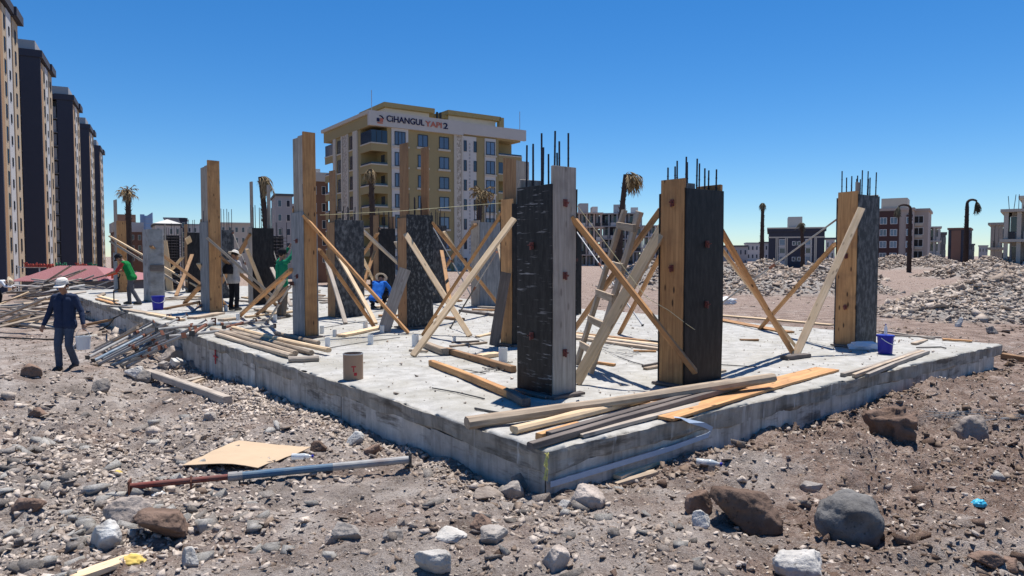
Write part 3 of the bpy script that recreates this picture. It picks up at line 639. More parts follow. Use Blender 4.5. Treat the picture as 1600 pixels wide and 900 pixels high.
# ================================================================== formwork columns
RZ = Matrix.Rotation(ANG, 4, 'Z')
def panel(root, name, face, du, dv, a, b, z0, z1, m, t=0.022, inset=0.0, proud=0.0, label=None):
    """board upright on one face of the column; a..b along the face, X axis of the board points up"""
    if face == 'L':   o0 = (inset - proud + t / 2, (a + b) / 2); yd = (0, 1, 0); nd = (1, 0, 0)
    elif face == 'R': o0 = ((a + b) / 2, inset - proud + t / 2); yd = (1, 0, 0); nd = (0, -1, 0)
    elif face == 'l': o0 = (du - inset + proud - t / 2, (a + b) / 2); yd = (0, 1, 0); nd = (1, 0, 0)
    else:             o0 = ((a + b) / 2, dv - inset + proud - t / 2); yd = (1, 0, 0); nd = (0, -1, 0)
    M = mtx((0, 0, 1), yd, tuple(np.cross((0, 0, 1), yd)), (o0[0], o0[1], z0))
    o = link(name, timber_mesh(z1 - z0, b - a, t, rough=0.003, n=4, bow=0.0015), m, root, M)
    if label: o['label'] = label
    return o
rebar_cache = {}
def rebar(root, x, y, z0, z1):
    L = round(z1 - z0, 1)
    if L not in rebar_cache:
        mb = MB(); pts = [(0, 0, i * L / 6) for i in range(7)]; mb.tube(pts, 0.011, 6)
        n = int(L / 0.12)
        for i in range(n): mb.lathe([(0.0105, i * 0.12), (0.0132, i * 0.12 + 0.01), (0.0105, i * 0.12 + 0.02)], 6)
        rebar_cache[L] = mesh('rebar', mb.V, mb.F); rebar_cache[L].materials.append(REB)
    o = link('rebar', rebar_cache[L], None, root); o.location = (x, y, z0); o.rotation_euler = (random.uniform(-.012, .012), random.uniform(-.012, .012), 0)
def clamp_mesh():
    mb = MB(); mb.box((-0.026, -0.018, -0.04), (0.026, 0.0, 0.04)); mb.box((-0.009, -0.034, -0.05), (0.009, -0.018, 0.03)); mb.tube([(0, -0.015, 0), (0, -0.07, 0.004)], 0.006, 6); mb.tube([(-0.03, -0.024, 0.015), (0.035, -0.024, -0.01)], 0.006, 6); return mesh('wedge_clamp', mb.V, mb.F)
CLAMP = clamp_mesh(); CLAMP.materials.append(CLA)
def clamps(root, face, spots, du, dv):
    for (a, z) in spots:
        o = link('wedge_clamp', CLAMP, None, root)
        if face == 'R': o.location = (a, -0.002, z)
        else: o.location = (-0.002, a, z); o.rotation_euler = (0, 0, -math.pi / 2)
def column(label, u, v, du, dv, L, R, top_rebar=None, nre=(4, 3), tall=(), cl=(), cage=False, cr=()):
    """L, R = (pixel row of the top, material) for the two faces in view"""
    root = empty('column_formwork', W(u, v), ANG, label, 'formwork', 'formwork columns on the slab')
    Yc = W(u, v)[1]; zL = zat(L[0], Yc); zR = zat(R[0], Yc); tn = 0.04
    Ln = 'plank_panel' if L[1] in (WO, WG, WL, WB) else 'plywood_panel'; Rn = 'plank_panel' if R[1] in (WO, WG, WL, WB) else 'plywood_panel'
    tL = tn if Ln == 'plank_panel' else 0.022; tR = tn if Rn == 'plank_panel' else 0.022
    if du >= dv:   # the wide face is R: plywood spans, planks close the ends
        panel(root, Rn, 'R', du, dv, 0.006, du - 0.006, 0.004, zR, R[1], tR); panel(root, Rn, 'r', du, dv, 0.006, du - 0.006, 0.004, zR - 0.05, R[1], tR)
        panel(root, Ln, 'L', du, dv, tR + 0.003, dv - tR - 0.003, 0.006, zL, L[1], tL); panel(root, Ln, 'l', du, dv, tR + 0.003, dv - tR - 0.003, 0.006, zL - 0.03, L[1], tL)
    else:
        panel(root, Ln, 'L', du, dv, 0.006, dv - 0.006, 0.004, zL, L[1], tL); panel(root, Ln, 'l', du, dv, 0.006, dv - 0.006, 0.004, zL - 0.04, L[1], tL)
        panel(root, Rn, 'R', du, dv, tL + 0.003, du - tL - 0.003, 0.006, zR, R[1], tR); panel(root, Rn, 'r', du, dv, tL + 0.003, du - tL - 0.003, 0.006, min(zR - 0.03, zL + 0.1), R[1], tR)
    for (f, a, b, pyt, m) in tall: panel(root, 'tall_plank', f, du, dv, a, b, 0.5, zat(pyt, Yc), m, 0.035, inset=0.05 if f in 'LR' else 0.06)
    if top_rebar:
        z1 = zat(top_rebar, Yc); nu, nv = nre
        for i in range(nu):
            for j in range(nv):
                if 0 < i < nu - 1 and 0 < j < nv - 1: continue
                rebar(root, 0.075 + (du - 0.15) * i / max(1, nu - 1) + random.uniform(-.012, .012), 0.075 + (dv - 0.15) * j / max(1, nv - 1) + random.uniform(-.012, .012), 0.3, z1 - random.uniform(0, 0.16))
    clamps(root, 'L', cl, du, dv); clamps(root, 'R', cr, du, dv)
    # loose kicker boards at the foot
    M0 = Matrix.Translation((0, 0, 0))
    if Yc < 16:
        beam('kicker_board', (-0.06, -0.075, 0.02), (du + 0.03, -0.06, 0.02), 0.09, 0.03, WD, root); beam('kicker_board', (-0.065, -0.02, 0.02), (-0.06, dv, 0.02), 0.09, 0.03, WD, root)
    return root
column('nearest column form with scratched black plywood and grey plank side', 1.42, 1.51, 0.40, 0.62, (287, BLKS), (258, WG), 208, (3, 4), cl=((0.33, 1.72), (0.33, 0.68)), cr=((0.2, 2.2), (0.2, 1.38), (0.2, 0.5)))
column('tall column form with orange plank left and black plywood right beside ladder', 3.1, 0.97, 0.78, 0.41, (278, WO), (293, BLK), 238, (4, 3), tall=(('r', 0.05, 0.6, 279, WG),), cl=((0.2, 2.25), (0.2, 1.45)), cr=((0.42, 1.75), (0.42, 1.0)))
column('rightmost column form with orange plank side, near blue bucket', 8.46, 1.4, 0.79, 0.40, (298, WO), (303, MOT2), 264, (5, 3), tall=(('R', 0.02, 0.12, 284, WG), ('r', 0.3, 0.75, 301, WG)), cl=((0.2, 1.6), (0.2, 0.7)))
column('black column form half hidden behind the nearest column', 9.22, 9.42, 0.42, 0.7, (355, BLK), (357, BLK), cr=((0.2, 1.5),))
column('column form with orange plank partly hidden left of the nearest column', 3.9, 5.3, 0.62, 0.36, (310, WO), (318, BLK), 300, tall=(('r', 0.02, 0.3, 244, WB), ('r', 0.3, 0.6, 246, WG)))
column('tallest column form with high orange plank and grey panel', 1.5, 8.8, 0.30, 0.6, (331, GRY), (205, WO), 286, (2, 4), tall=(('L', 0.1, 0.33, 209, WG), ('L', 0.34, 0.58, 211, WG)), cl=((0.3, 1.9), (0.3, 1.2)))
column('tall column form with orange plank behind the steel prop pile', 1.82, 16.5, 0.38, 0.85, (346, GRY), (250, WO), 322, (2, 4), tall=(('L', 0.06, 0.42, 257, WG), ('L', 0.43, 0.8, 258, WG)))
column('far left column form with tall grey plank by the worker in vest', 1.75, 30.4, 0.42, 0.9, (395, GRY), (345, WO), tall=(('L', 0.1, 0.8, 311, WG),))
column('mottled grey column form right of the tallest column form', 3.92, 12.7, 0.84, 0.5, (347, WB), (343, MOT2), 318, (5, 2), tall=(('L', 0.08, 0.42, 265, WB),))
column('cement splashed dark column form with two tall planks, centre left', 3.93, 9.03, 0.68, 0.42, (340, WB), (335, MOT), 300, (4, 2), tall=(('L', 0.04, 0.38, 222, WB), ('l', 0.06, 0.36, 224, WB)))
column('mottled column form directly behind the cement splashed one', 8.9, 15.95, 0.62, 0.5, (352, WB), (352, MOT2), 325, (5, 2))
column('grey column form with plank edge left of the hidden orange plank', 9.15, 13.5, 0.95, 0.5, (344, WG), (347, GRY), 312, (5, 2))
column('black column form behind the crouching man in blue', *[round(float(a), 2) for a in uv(G(592, 466))], 0.72, 0.45, (336, WB), (357, BLK), 325, (4, 2))
column('black column form with two very tall thin planks', 3.85, 18.9, 0.72, 0.5, (356, WG), (356, BLK), 318, (4, 3), tall=(('L', 0.1, 0.34, 283, WG), ('l', 0.1, 0.36, 286, WG)))
column('dark worn column form behind the man with backpack', *[round(float(a), 2) for a in uv(G(338, 466))], 0.7, 0.45, (362, BLK), (359, MOT2), 322, (4, 2))
column('small black column form with white board leaning on it', *[round(float(a), 2) for a in uv(G(294, 457))], 0.75, 0.5, (350, WB), (363, BLK), 340, (3, 2))
# bare cast column
bc = empty('concrete_column', W(1.45, 22.4), ANG, 'bare cast concrete column with stained sides and a dark patch', 'column')
hz = zat(357, W(1.45, 22.4)[1]); link('shaft', timber_mesh(hz, 0.98, 0.5, n=7, rough=0.012, bow=0), CON, bc, mtx((0, 0, 1), (0, 1, 0), (-1, 0, 0), (0.25, 0.5, 0.003)))
beam('wood_patch', (0.03, -0.012, 1.18), (0.47, -0.012, 1.18), 0.03, 0.22, WD, bc, label='dark board patch')
# rebar cages waiting for their forms
def cage(label, px, pyb, pyt, du, dv, planks=True):
    u, v = uv(G(px, pyb)); root = empty('rebar_cage', W(u, v), ANG, label, 'rebar cage', 'open rebar cages'); z = zat(pyt, W(u, v)[1])
    for i in range(4):
        for j in (0, 1): rebar(root, du * i / 3, dv * j, 0.02, z + (0.5 if (i + j) % 2 else 0.3))
    for k in range(int(z / 0.13)):
        zz = 0.1 + k * 0.13; mb = MB(); mb.tube([(-.01, -.01, zz), (du + .01, -.01, zz), (du + .01, dv + .01, zz), (-.01, dv + .01, zz), (-.01, -.01, zz)], 0.010, 5, cap=False); mb.build('stirrup', REB, root)
    panel(root, 'plywood_panel', 'r', du, dv, -0.05, du + 0.05, 0.004, z - 0.05, BLK, 0.022, proud=0.06)
    if planks: panel(root, 'plank', 'L', du, dv, -0.05, 0.08, 0.004, z + 0.45, WG, 0.04, proud=0.07); panel(root, 'plank', 'l', du, dv, -0.05, 0.08, 0.004, z + 0.3, WG, 0.04, proud=0.07)
cage('open rebar cage with stirrups between grey planks, far left', 262, 454, 366, 0.62, 0.45)
cage('open rebar cage behind the man in green shirt', 426, 464, 366, 0.6, 0.45, False)

# ================================================================== braces
def brace(label, foot, top, Y, w=0.09, t=0.05, m=WO, fz=None, fY=None, roll=0.0, **kw):
    p0 = G(foot[0], foot[1], 0.02) if fY is None else P(foot[0], foot[1], fY); p1 = P(top[0], top[1], Y)
    return beam('timber_brace', p0, p1, w, t, m, label=label, cat='brace', group='timber braces between the columns', roll=roll, **kw)
H90 = math.pi / 2
brace('long pale brace in front of the crossing pair at centre', (645, 556), (803, 342), 12.15, 0.105, 0.055, WL, roll=0.5)
brace('orange brace behind the long pale brace with grey tipped end', (661, 522), (792, 322), 12.5, 0.12, 0.06, WO, roll=0.6)
tip = P(792, 322, 12.5); tip2 = tip + (tip - G(661, 522)) * 0.001
brace('pale brace leaning right from the cement splashed form', (734, 525), (634, 366), 15.15, 0.11, 0.06, WL, roll=-0.7)
brace('brown brace crossing behind the pale pair at centre', (786, 486), (674, 347), 15.6, 0.12, 0.06, WO, roll=-0.5)
brace('thin pale brace behind the brown brace at centre', (765, 470), (694, 362), 22, 0.10, 0.05, WL)
brace('brown brace leaning left from the grey column form', (668, 461), (743, 350), 22.0, 0.13, 0.06, WB)
brace('upper orange brace running right from the tallest form', (638, 520), (474, 336), 13.45, 0.10, 0.055, WO, roll=-0.4)
brace('lower orange brace running right from the tallest form', (584, 510), (499, 390), 13.7, 0.10, 0.055, WO, roll=-0.4)
brace('pale thin brace beside the lower orange brace', (587, 505), (521, 388), 18.3, 0.10, 0.05, WL)
brace('grey brace from the mottled form toward crouching man', (690, 470), (554, 348), 18.6, 0.11, 0.06, WG)
brace('short brown brace left of the far black form', (530, 452), (590, 364), 25.9, 0.13, 0.06, WB)
brace('pale brace descending to the crouching man', (590, 452), (555, 382), 19.0, 0.10, 0.05, WL)
brace('wide grey and brown board leaning on the splashed form', (600, 517), (633, 420), 15.1, 0.26, 0.035, WG, roll=0.9)
brace('thick orange brace crossing in front of the ladder', (1086, 581), (893, 338), 7.98, 0.105, 0.06, WO, fY=8.33, roll=-0.5)
brace('long dark orange brace rising behind the ladder', (874, 548), (1034, 326), 8.95, 0.11, 0.06, WB, roll=0.5)
brace('wide pale board leaning against the orange plank form', (900, 598), (1042, 346), 8.72, 0.15, 0.045, WL, roll=0.75)
bw = P(1042, 346, 8.68)
brace('pale orange brace seen between ladder and plank form', (968, 521), (1052, 362), 12.8, 0.115, 0.06, WO, roll=0.4)
brace('thick orange brace leaning left to the black plywood form', (1240, 553), (1113, 337), 9.05, 0.115, 0.06, WO, roll=-0.6)
brace('thinner brace just behind the thick left leaning one', (1246, 545), (1110, 366), 9.3, 0.09, 0.04, WL, roll=-0.6)
brace('pale brace leaning right to the rightmost form', (1243, 555), (1346, 326), 11.95, 0.12, 0.06, WL, roll=0.6)
brace('brown brace behind, reaching left of the rightmost form', (1188, 513), (1304, 382), 12.35, 0.12, 0.06, WO, roll=0.5)
brace('upper brace from the form behind the steel props', (450, 483), (323, 371), 19.5, 0.12, 0.06, WG)
brace('lower dark brace from the form behind the props', (432, 477), (342, 400), 19.9, 0.12, 0.06, WB)
brace('pale wide brace on the black form with thin planks', (420, 474), (386, 389), 22.5, 0.16, 0.05, WL)
brace('orange brace reaching up to the tallest form from left', (374, 494), (456, 421), 13.9, 0.10, 0.06, WO)
brace('grey brace under the orange one left of tallest form', (410, 487), (444, 436), 17.0, 0.12, 0.05, WG)
brace('upper of two parallel braces at the far left form', (322, 456), (171, 369), 30.3, 0.15, 0.07, WL)
brace('lower of two parallel braces at the far left form', (300, 456), (172, 377), 30.3, 0.15, 0.07, WG)
brace('brace from the bare concrete column running right', (330, 456), (236, 385), 24.0, 0.12, 0.06, WB)
brace('upright pale board at the far open rebar cage', (266, 455), (256, 376), 31, 0.28, 0.05, WL, roll=0.8)
brace('white board leaning on the small black form', (320, 448), (293, 371), 30, 0.24, 0.05, WL, roll=0.7)
brace('short orange brace left of the form behind props', (289, 473), (313, 446), 20.3, 0.14, 0.06, WO)
brace('brown brace leaning left from the thin plank form', (332, 463), (392, 365), 22.9, 0.14, 0.07, WB)
brace('small pale brace low beside the green shirted man', (421, 470), (445, 420), 23.0, 0.12, 0.06, WO)
brace('weathered ragged board standing left of the nearest form', (772, 540), (791, 426), 12.2, 0.20, 0.03, WD, roll=1.0)
# grey paint dipped tips
for (f_, t_, Yt, w_) in (((900, 598), (1042, 346), 8.70, 0.155), ((661, 522), (792, 322), 12.47, 0.125)):
    pass
for (lb, f_, t_, Yt, w_, m_) in (('brown brace between bare column and rebar cage', (275, 462), (300, 398), 30, .14, WB), ('pale brace low behind the form with props', (352, 478), (310, 412), 20.2, .12, WL), ('grey brace right of the far black form', (655, 462), (618, 378), 26.0, .13, WG), ('brown brace left of the far black form', (560, 470), (586, 392), 25.9, .12, WO), ('pale brace at the right side of grey form', (800, 482), (776, 372), 22.3, .12, WL), ('orange brace behind the splashed form', (705, 482), (690, 392), 23.6, .12, WO), ('grey brace between mottled form and tallest form', (540, 505), (508, 402), 17.9, .10, WG), ('brown brace low beside the tallest form', (400, 492), (452, 448), 14.2, .09, WB), ('pale brace far behind the rebar cage', (240, 452), (285, 402), 30.5, .15, WL), ('grey brace at the thin plank form base', (455, 478), (424, 418), 23.0, .12, WG)):
    brace(lb, f_, t_, Yt, w_, .05, m_)
# thin steel props
def prop(label, a, b, r=0.024, m=STL, group=None):
    M, L = frame(a, b); root = empty('steel_prop', (0, 0, 0), 0, label, 'steel prop', group); root.matrix_world = M
    mb = MB(); mb.tube([(0, 0, 0), (L * 0.56, 0, 0)], r, 10); mb.build('outer_tube', m, root, smooth=False)
    MB().tube([(L * 0.5, 0, 0), (L, 0, 0)], r * 0.78, 10).build('inner_tube', SGR if m is not STL else STL, root)
    MB().tube([(L * 0.54, 0, 0), (L * 0.575, 0, 0)], r * 1.35, 10).build('collar', RUS, root)
    k = r * 1.55
    MB().box((-0.008, -k, -k), (0.0, k, k)).build('end_plate', SDK, root); MB().box((L, -k, -k), (L + 0.008, k, k)).build('end_plate', RUS, root)
    mb = MB(); mb.tube([(L * 0.53, -r * 2.4, 0), (L * 0.53, r * 2.4, 0)], 0.007, 6); mb.build('pin', SDK, root)
    return root
def thin_prop(label, foot, top, Y, m=STL, r=0.02): return prop(label, G(foot[0], foot[1], 0.01), P(top[0], top[1], Y), r, m, 'slanting steel props')
thin_prop('slim pale steel prop seen between nearest form and ladder', (1004, 508), (893, 351), 19.0)
thin_prop('dark steel prop slanting across the gap to the rightmost form', (1098, 495), (1336, 322), 12.25, SGR, 0.022)
thin_prop('slim white steel prop right of the splashed form', (744, 476), (675, 352), 22)
thin_prop('slim white steel prop at the far black form', (622, 442), (593, 356), 26)
thin_prop('dark slim prop behind the pale crossing braces', (704, 512), (776, 394), 13.5, SDK, 0.016)
thin_prop('slim white prop left of the thin plank form', (402, 458), (364, 364), 23.5)
thin_prop('slim white prop right of the thin plank form', (448, 458), (416, 355), 23.2)
thin_prop('twin steel prop upper, standing left of tallest form', (418, 503), (456, 443), 13.8, SGR, 0.026)
thin_prop('white prop beside the man with backpack', (366, 470), (345, 418), 20.5)

# ================================================================== ladder
def ladder():
    f1, t1 = G(901, 569, 0.02), P(976, 328, 9.9); f2, t2 = G(922, 583, 0.02), P(999, 331, 9.25)
    root = empty('wooden_ladder', (f1 + f2) / 2, 0, 'weathered wooden ladder with nailed rungs between two column forms', 'ladder'); o = np.array(root.location)
    beam('rail', f1 - o, t1 - o, 0.10, 0.06, WP, root, roll=0.5); beam('rail', f2 - o, t2 - o, 0.10, 0.06, WP, root, roll=0.5)
    for k in (0.13, 0.30, 0.47, 0.66, 0.90):
        a = f1 + (t1 - f1) * k; b = f2 + (t2 - f2) * k; d = (b - a) * 0.08; off = np.array([-0.02, -0.035, 0.0])
        beam('rung', a - d - o + off, b + d - o + off, 0.04, 0.10, WP, root)
ladder()
# ================================================================== timber lying on the slab
def lay(label, a, b, w, t, m, z0=0.0, z1=None, cat='timber', name='loose_timber', group='timber lying on the slab', **kw):
    z1 = z0 if z1 is None else z1
    return beam(name, G(a[0], a[1], z0 + t / 2), G(b[0], b[1], z1 + t / 2), w, t, m, label=label, cat=cat, group=group, **kw)
lay('orange square beam lying left of the nearest form', (674, 567), (800, 617), 0.09, 0.09, WO)
lay('short beam end at foot of nearest form, shadow put into its dark colour', (795, 614), (822, 629), 0.10, 0.09, WD)  # beam end lies in shadow; the dark wood colour paints that shade in
lay('greyish thick beam under the pale brace foot', (657, 535), (696, 550), 0.12, 0.10, WP)
lay('rusty brown beam running behind the nearest form', (697, 547), (803, 577), 0.09, 0.09, WB)
lay('long round pole lying nearest along the slab corner', (730, 661), (1208, 590), 0.115, 0.105, WP, 0.0, 0.10, rnd=True, n=9)
lay('pale squared pole below the long round pole', (803, 672), (1010, 622), 0.11, 0.07, WL, rnd=True)
lay('small orange offcut between the dark beams at corner', (842, 682), (905, 664), 0.07, 0.06, WO)
lay('dark grey beam, upper of two at the slab corner', (858, 681), (1120, 608), 0.075, 0.07, WD, 0.0, 0.03, n=7)
lay('dark grey beam, lower of two overhanging the corner', (828, 697), (1165, 600), 0.07, 0.055, WD, 0.0, 0.05, n=7)
lay('grey board tucked under the dark beams', (905, 680), (1140, 620), 0.10, 0.03, WG)
lay('wide orange board lying flat near the strap', (1028, 652), (1292, 577), 0.33, 0.03, WO, 0.0, name='loose_board', cat='board')
lay('second orange board tucked under poles by the strap', (1010, 636), (1180, 596), 0.20, 0.02, WB, 0.0, name='loose_board', cat='board')
for k, (a, b) in enumerate((((1316, 586), (1437, 548)), ((1334, 587), (1443, 549)), ((1355, 587), (1450, 550)))):
    lay(('left', 'middle', 'right')[k] + ' one of three square bars on the right slab edge', a, b, 0.055, 0.05, WG if k != 1 else WP)
lay('orange board on the back slab edge behind black form', (1112, 497), (1232, 519), 0.28, 0.03, WO, 0.0, name='loose_board', cat='board')
lay('pale board stacked on the back slab edge', (1112, 492), (1300, 508), 0.22, 0.04, WL, 0.03, name='loose_board', cat='board')
for k in range(4):
    lay(['front', 'second', 'third', 'rearmost'][k] + ' plank of the stack behind the ladder', (893 + 2 * k, 527 - 2 * k), (1036 + 3 * k, 546 - 3 * k), 0.14, 0.045, (WP, WG, WL, WB)[k], 0.0 if k % 2 == 0 else 0.004, name='stacked_plank', cat='plank', group='planks behind the ladder')
for k, (a, b, w, m, s) in enumerate((((990, 548), (1026, 549), .07, WO, 'pale offcut on the slab right of ladder'), ((930, 566), (960, 570), .06, WO, 'orange offcut at the ladder foot'), ((1008, 576), (1036, 571), .08, WP, 'offcut left of the orange plank form'), ((1004, 572), (1036, 566), .04, WD, 'dark strip left of the orange plank form'),
        ((1157, 531), (1185, 531), .09, WB, 'brown offcut alone between two right forms'), ((704, 541), (759, 535), .09, WP, 'grey board behind the rusty beam'), ((706, 535), (748, 533), .05, WD, 'dark strip behind the rusty beam'), ((746, 526), (772, 520), .10, WL, 'pale offcut left of the hidden form'), ((748, 557), (778, 553), .16, WL, 'pale plywood offcut by the white pipe'),
        ((640, 547), (668, 549), .05, WP, 'grey stick left of the pale brace foot'), ((1427, 537), (1446, 531), .09, WP, 'round pole end near right slab edge'), ((1473, 530), (1518, 533), .10, WO, 'orange board at the far right slab corner'), ((1345, 522), (1470, 527), .08, WG, 'grey strip along the back right slab edge'), ((1375, 517), (1460, 529), .05, WG, 'thin grey strip near the blue bucket'),
        ((1085, 590), (1130, 579), .09, WP, 'small board at the foot of black plywood form'), ((1225, 559), (1262, 555), .13, WD, 'dark board under the two brace feet'), ((560, 432), (575, 431), .2, WP, 'far pale plank by the back slab edge'), ((640, 462), (720, 470), .15, WB, 'brown beam behind the splashed form'), ((676, 494), (722, 499), .18, WB, 'short thick beam right of the splashed form'), ((720, 485), (775, 492), .16, WD, 'dark planks beside the grey form'))):
    lay(s, a, b, w, 0.03 if w < .12 else 0.06, m)
# left edge pole stack
for k, (a, b, w, m, s) in enumerate((((338, 522), (455, 556), .09, WP, 'front pole of the stack on the left slab edge'), ((342, 518), (462, 552), .09, WP, 'second pole of the stack on left slab edge'), ((362, 516), (487, 551), .09, WP, 'third pole of the stack on left slab edge'), ((364, 512), (514, 547), .10, WL, 'squared beam topping the left pole stack'), ((430, 520), (498, 536), .07, WP, 'rear pole of the stack on left slab edge'), ((450, 562), (498, 560), .14, WG, 'flat grey offcut beside the pole stack'), ((330, 514), (420, 530), .07, WP, 'short pole behind the left pole stack'), ((1, 1), (1, 1), 0, WP, ''))):
    if w: lay(s, a, b, w, min(w, .08), m, 0.05 if 'topping' in s else 0.0, rnd='pole' in s, n=7, group='poles stacked on the left slab edge')
for k, (a, b, w, m, s) in enumerate((((198, 484), (262, 494), .22, WP, 'pale board on left slab by the blue bucket'), ((232, 490), (285, 500), .15, WL, 'narrow pale board by the props on the slab'), ((155, 463), (182, 470), .15, WL, 'upper board by the vest worker'), ((152, 467), (185, 476), .15, WO, 'lower board by the vest worker'), ((160, 477), (205, 480), .10, WG, 'grey strip at the feet of vest worker'), ((276, 466), (312, 468), .2, WG, 'grey planks right of the bare column'), ((372, 506), (455, 493), .12, WG, 'grey plank between the two tall forms'), ((345, 500), (372, 497), .2, WP, 'pale thick block at the base of tall form'), ((300, 497), (345, 489), .25, WP, 'broad pale block left of tall form base'))):
    lay(s, a, b, w, 0.05, m)
for i in range(34):       # scattered boards over the middle and back of the slab
    u_, v_ = random.uniform(2.4, 10), random.uniform(8, 27); a_ = random.uniform(0, 3.14); l_ = random.uniform(.5, 2.4); mm_ = random.choice((WP, WG, WL, WB, WO)); p_ = W(u_, v_, .03); d_ = np.array([math.cos(a_), math.sin(a_), 0]) * l_ / 2
    if any(abs(u_ - cu0) < 1.1 and abs(v_ - cv0) < 1.3 for cu0, cv0 in ((4.2, 9.2), (4.3, 13), (4.2, 19.1), (9.4, 9.7), (9.6, 13.7), (9.2, 16.2))): continue
    qx, qy, _z = proj(p_); nm = min(((abs(qx - x_), n_) for x_, n_ in ((250, 'the bare concrete column'), (330, 'the form behind the props'), (405, 'the thin plank form'), (478, 'the tallest form'), (535, 'the mottled form'), (590, 'the crouching man'), (652, 'the splashed form'), (760, 'the grey form'), (850, 'the nearest form'), (960, 'the ladder'))))[1]
    beam('loose_board', p_ - d_, p_ + d_, random.uniform(.08, .2), .045, mm_, label='%s %s board lying on the slab near %s' % ('long' if l_ > 1.4 else 'short', {'dusty_pole': 'dusty', 'weathered_wood': 'grey', 'pale_pine': 'pale', 'brown_wood': 'brown', 'new_pine': 'orange'}[mm_.name], nm), cat='board', group='boards strewn near ' + nm[4:])
# wire, rods and a tie clamp on the slab
def rod(label, pts, r=0.008, m=SDK, name='steel_rod', group='thin rods on the slab', cat='rod'):
    return tag(MB().tube([G(x, y, z) for (x, y, z) in pts], r, 6).build(name, m), label, cat, group)
rod('thin dark rod left of the nearest form', [(675, 606, .012), (715, 613, .012), (757, 623, .012)])
rod('dark hooked rod in front of nearest form', [(742, 638, .012), (762, 642, .012), (785, 646, .014)], 0.012)
rod('thin rod between the right forms', [(1090, 562, .01), (1130, 570, .01), (1180, 573, .01)], 0.007)
rod('thin rod at the right slab edge', [(1432, 543, .01), (1470, 542, .01), (1478, 544, .01)], 0.012)
rod('long thin line across the left slab part', [(505, 545, .008), (560, 536, .008), (625, 527, .008)], 0.007)
rod('second thin line across the left slab part', [(505, 512, .008), (560, 503, .008), (600, 498, .008)], 0.007)
rod('thin rod from the ladder to orange plank form', [(965, 557, .01), (990, 566, .01), (1010, 571, .01)], 0.007)
for k in range(9):
    x = 905 + random.random() * 95; y = 535 + random.random() * 22
    rod('tangled thin tie wire on the slab under the ladder', [(x, y, .008), (x + random.uniform(10, 35), y + random.uniform(-4, 6), .03), (x + random.uniform(35, 60), y + random.uniform(-2, 9), .008)], 0.005, SGR, 'tie_wire', 'tie wires under the ladder', 'wire')
for k in range(7):
    x = 720 + random.random() * 60; y = 570 + random.random() * 20
    rod('short dark tie wire left of the nearest form', [(x, y, .008), (x + random.uniform(8, 20), y + random.uniform(-3, 4), .02), (x + random.uniform(20, 45), y + random.uniform(-5, 7), .008)], 0.006, SDK, 'tie_wire', 'tie wires near the nearest form', 'wire')
# white pipe sleeves standing on the slab
SLV = mesh('pipe_sleeve', *(lambda b: (b.V, b.F))(MB().lathe([(0.05, 0), (0.052, 0.17), (0.046, 0.17), (0.044, 0.01)], 14)), smooth=False); SLV.materials.append(WHT)
for (x, y, s, z) in ((786, 566, 'white pipe sleeve behind the nearest form', 1.3), (649, 541, 'white pipe sleeve left of the pale brace foot', 1.2), (579, 538, 'white sleeve left of centre, nearest of the row', 1.0), (571, 515, 'white sleeve at the foot of lower orange brace', 1.0), (597, 520, 'white sleeve at the foot of the leaning board', 0.9), (523, 526, 'white sleeve right of the tallest form', .8), (512, 541, 'white sleeve in front of the tallest form', .9), (430, 501, 'white sleeve left of the tallest form', .9), (372, 500, 'white sleeve at the orange brace foot', .9), (710, 535, 'small white sleeve behind the rusty beam', .6), (503, 521, 'white sleeve touching the tallest form base', .9), (353, 486, 'white sleeve at the feet of man with backpack', 1.0)):
    o = link('pipe_sleeve', SLV, None); o.location = G(x, y); o.scale = (z, z, z); tag(o, s, 'pipe', 'pipe sleeves on the slab')
# mason lines
def line(label, pts, r=0.004): tag(MB().tube(pts, r, 5).build('mason_line', STRING), label, 'string')
line('yellow mason line stretched from tallest form to the hidden form', [P(500, 336, 13.7), P(620, 330, 13.2), P(785, 317, 12.5)])
line('slack yellow line from nearest form down to black plywood form', [P(893, 310, 8.1), P(950, 385, 8.2), P(1010, 465, 8.3), P(1045, 485, 8.35), P(1075, 508, 8.4), P(1108, 530, 8.75)])
# square tin near the left edge
def tin():
    p = G(552, 592); root = empty('round_tin', p, 0, 'beige round tin with red print standing on the slab edge', 'tin'); r = 0.128; h = 0.335
    TN = plain('beige_tin', (0.36, 0.235, 0.155), 0.5, 0.0, 0, 0.12)
    MB().lathe([(0, 0.003), (r, 0.003), (r, h), (r - .004, h), (r - .004, 0.012), (0, 0.012)], 28).build('body', TN, root)
    MB().lathe([(r + .001, h - .012), (r + .005, h - .006), (r + .004, h + .004), (r - .003, h + .004)], 28).build('rim', STL, root)
    def patch(a0, a1, z0, z1):
        n = 6; V = [((r + .002) * math.sin(t), -(r + .002) * math.cos(t), z) for z in (z0, z1) for t in np.linspace(a0, a1, n)]; return V, [(i, i + 1, n + i + 1, n + i) for i in range(n - 1)]
    mb = MB(); mb.add(*patch(0.05, .5, .17, .186)); mb.add(*patch(.22, .32, .11, .168)); mb.add(*patch(.3, .6, .06, .10)); mb.build('red_print', REDP, root)
tin()
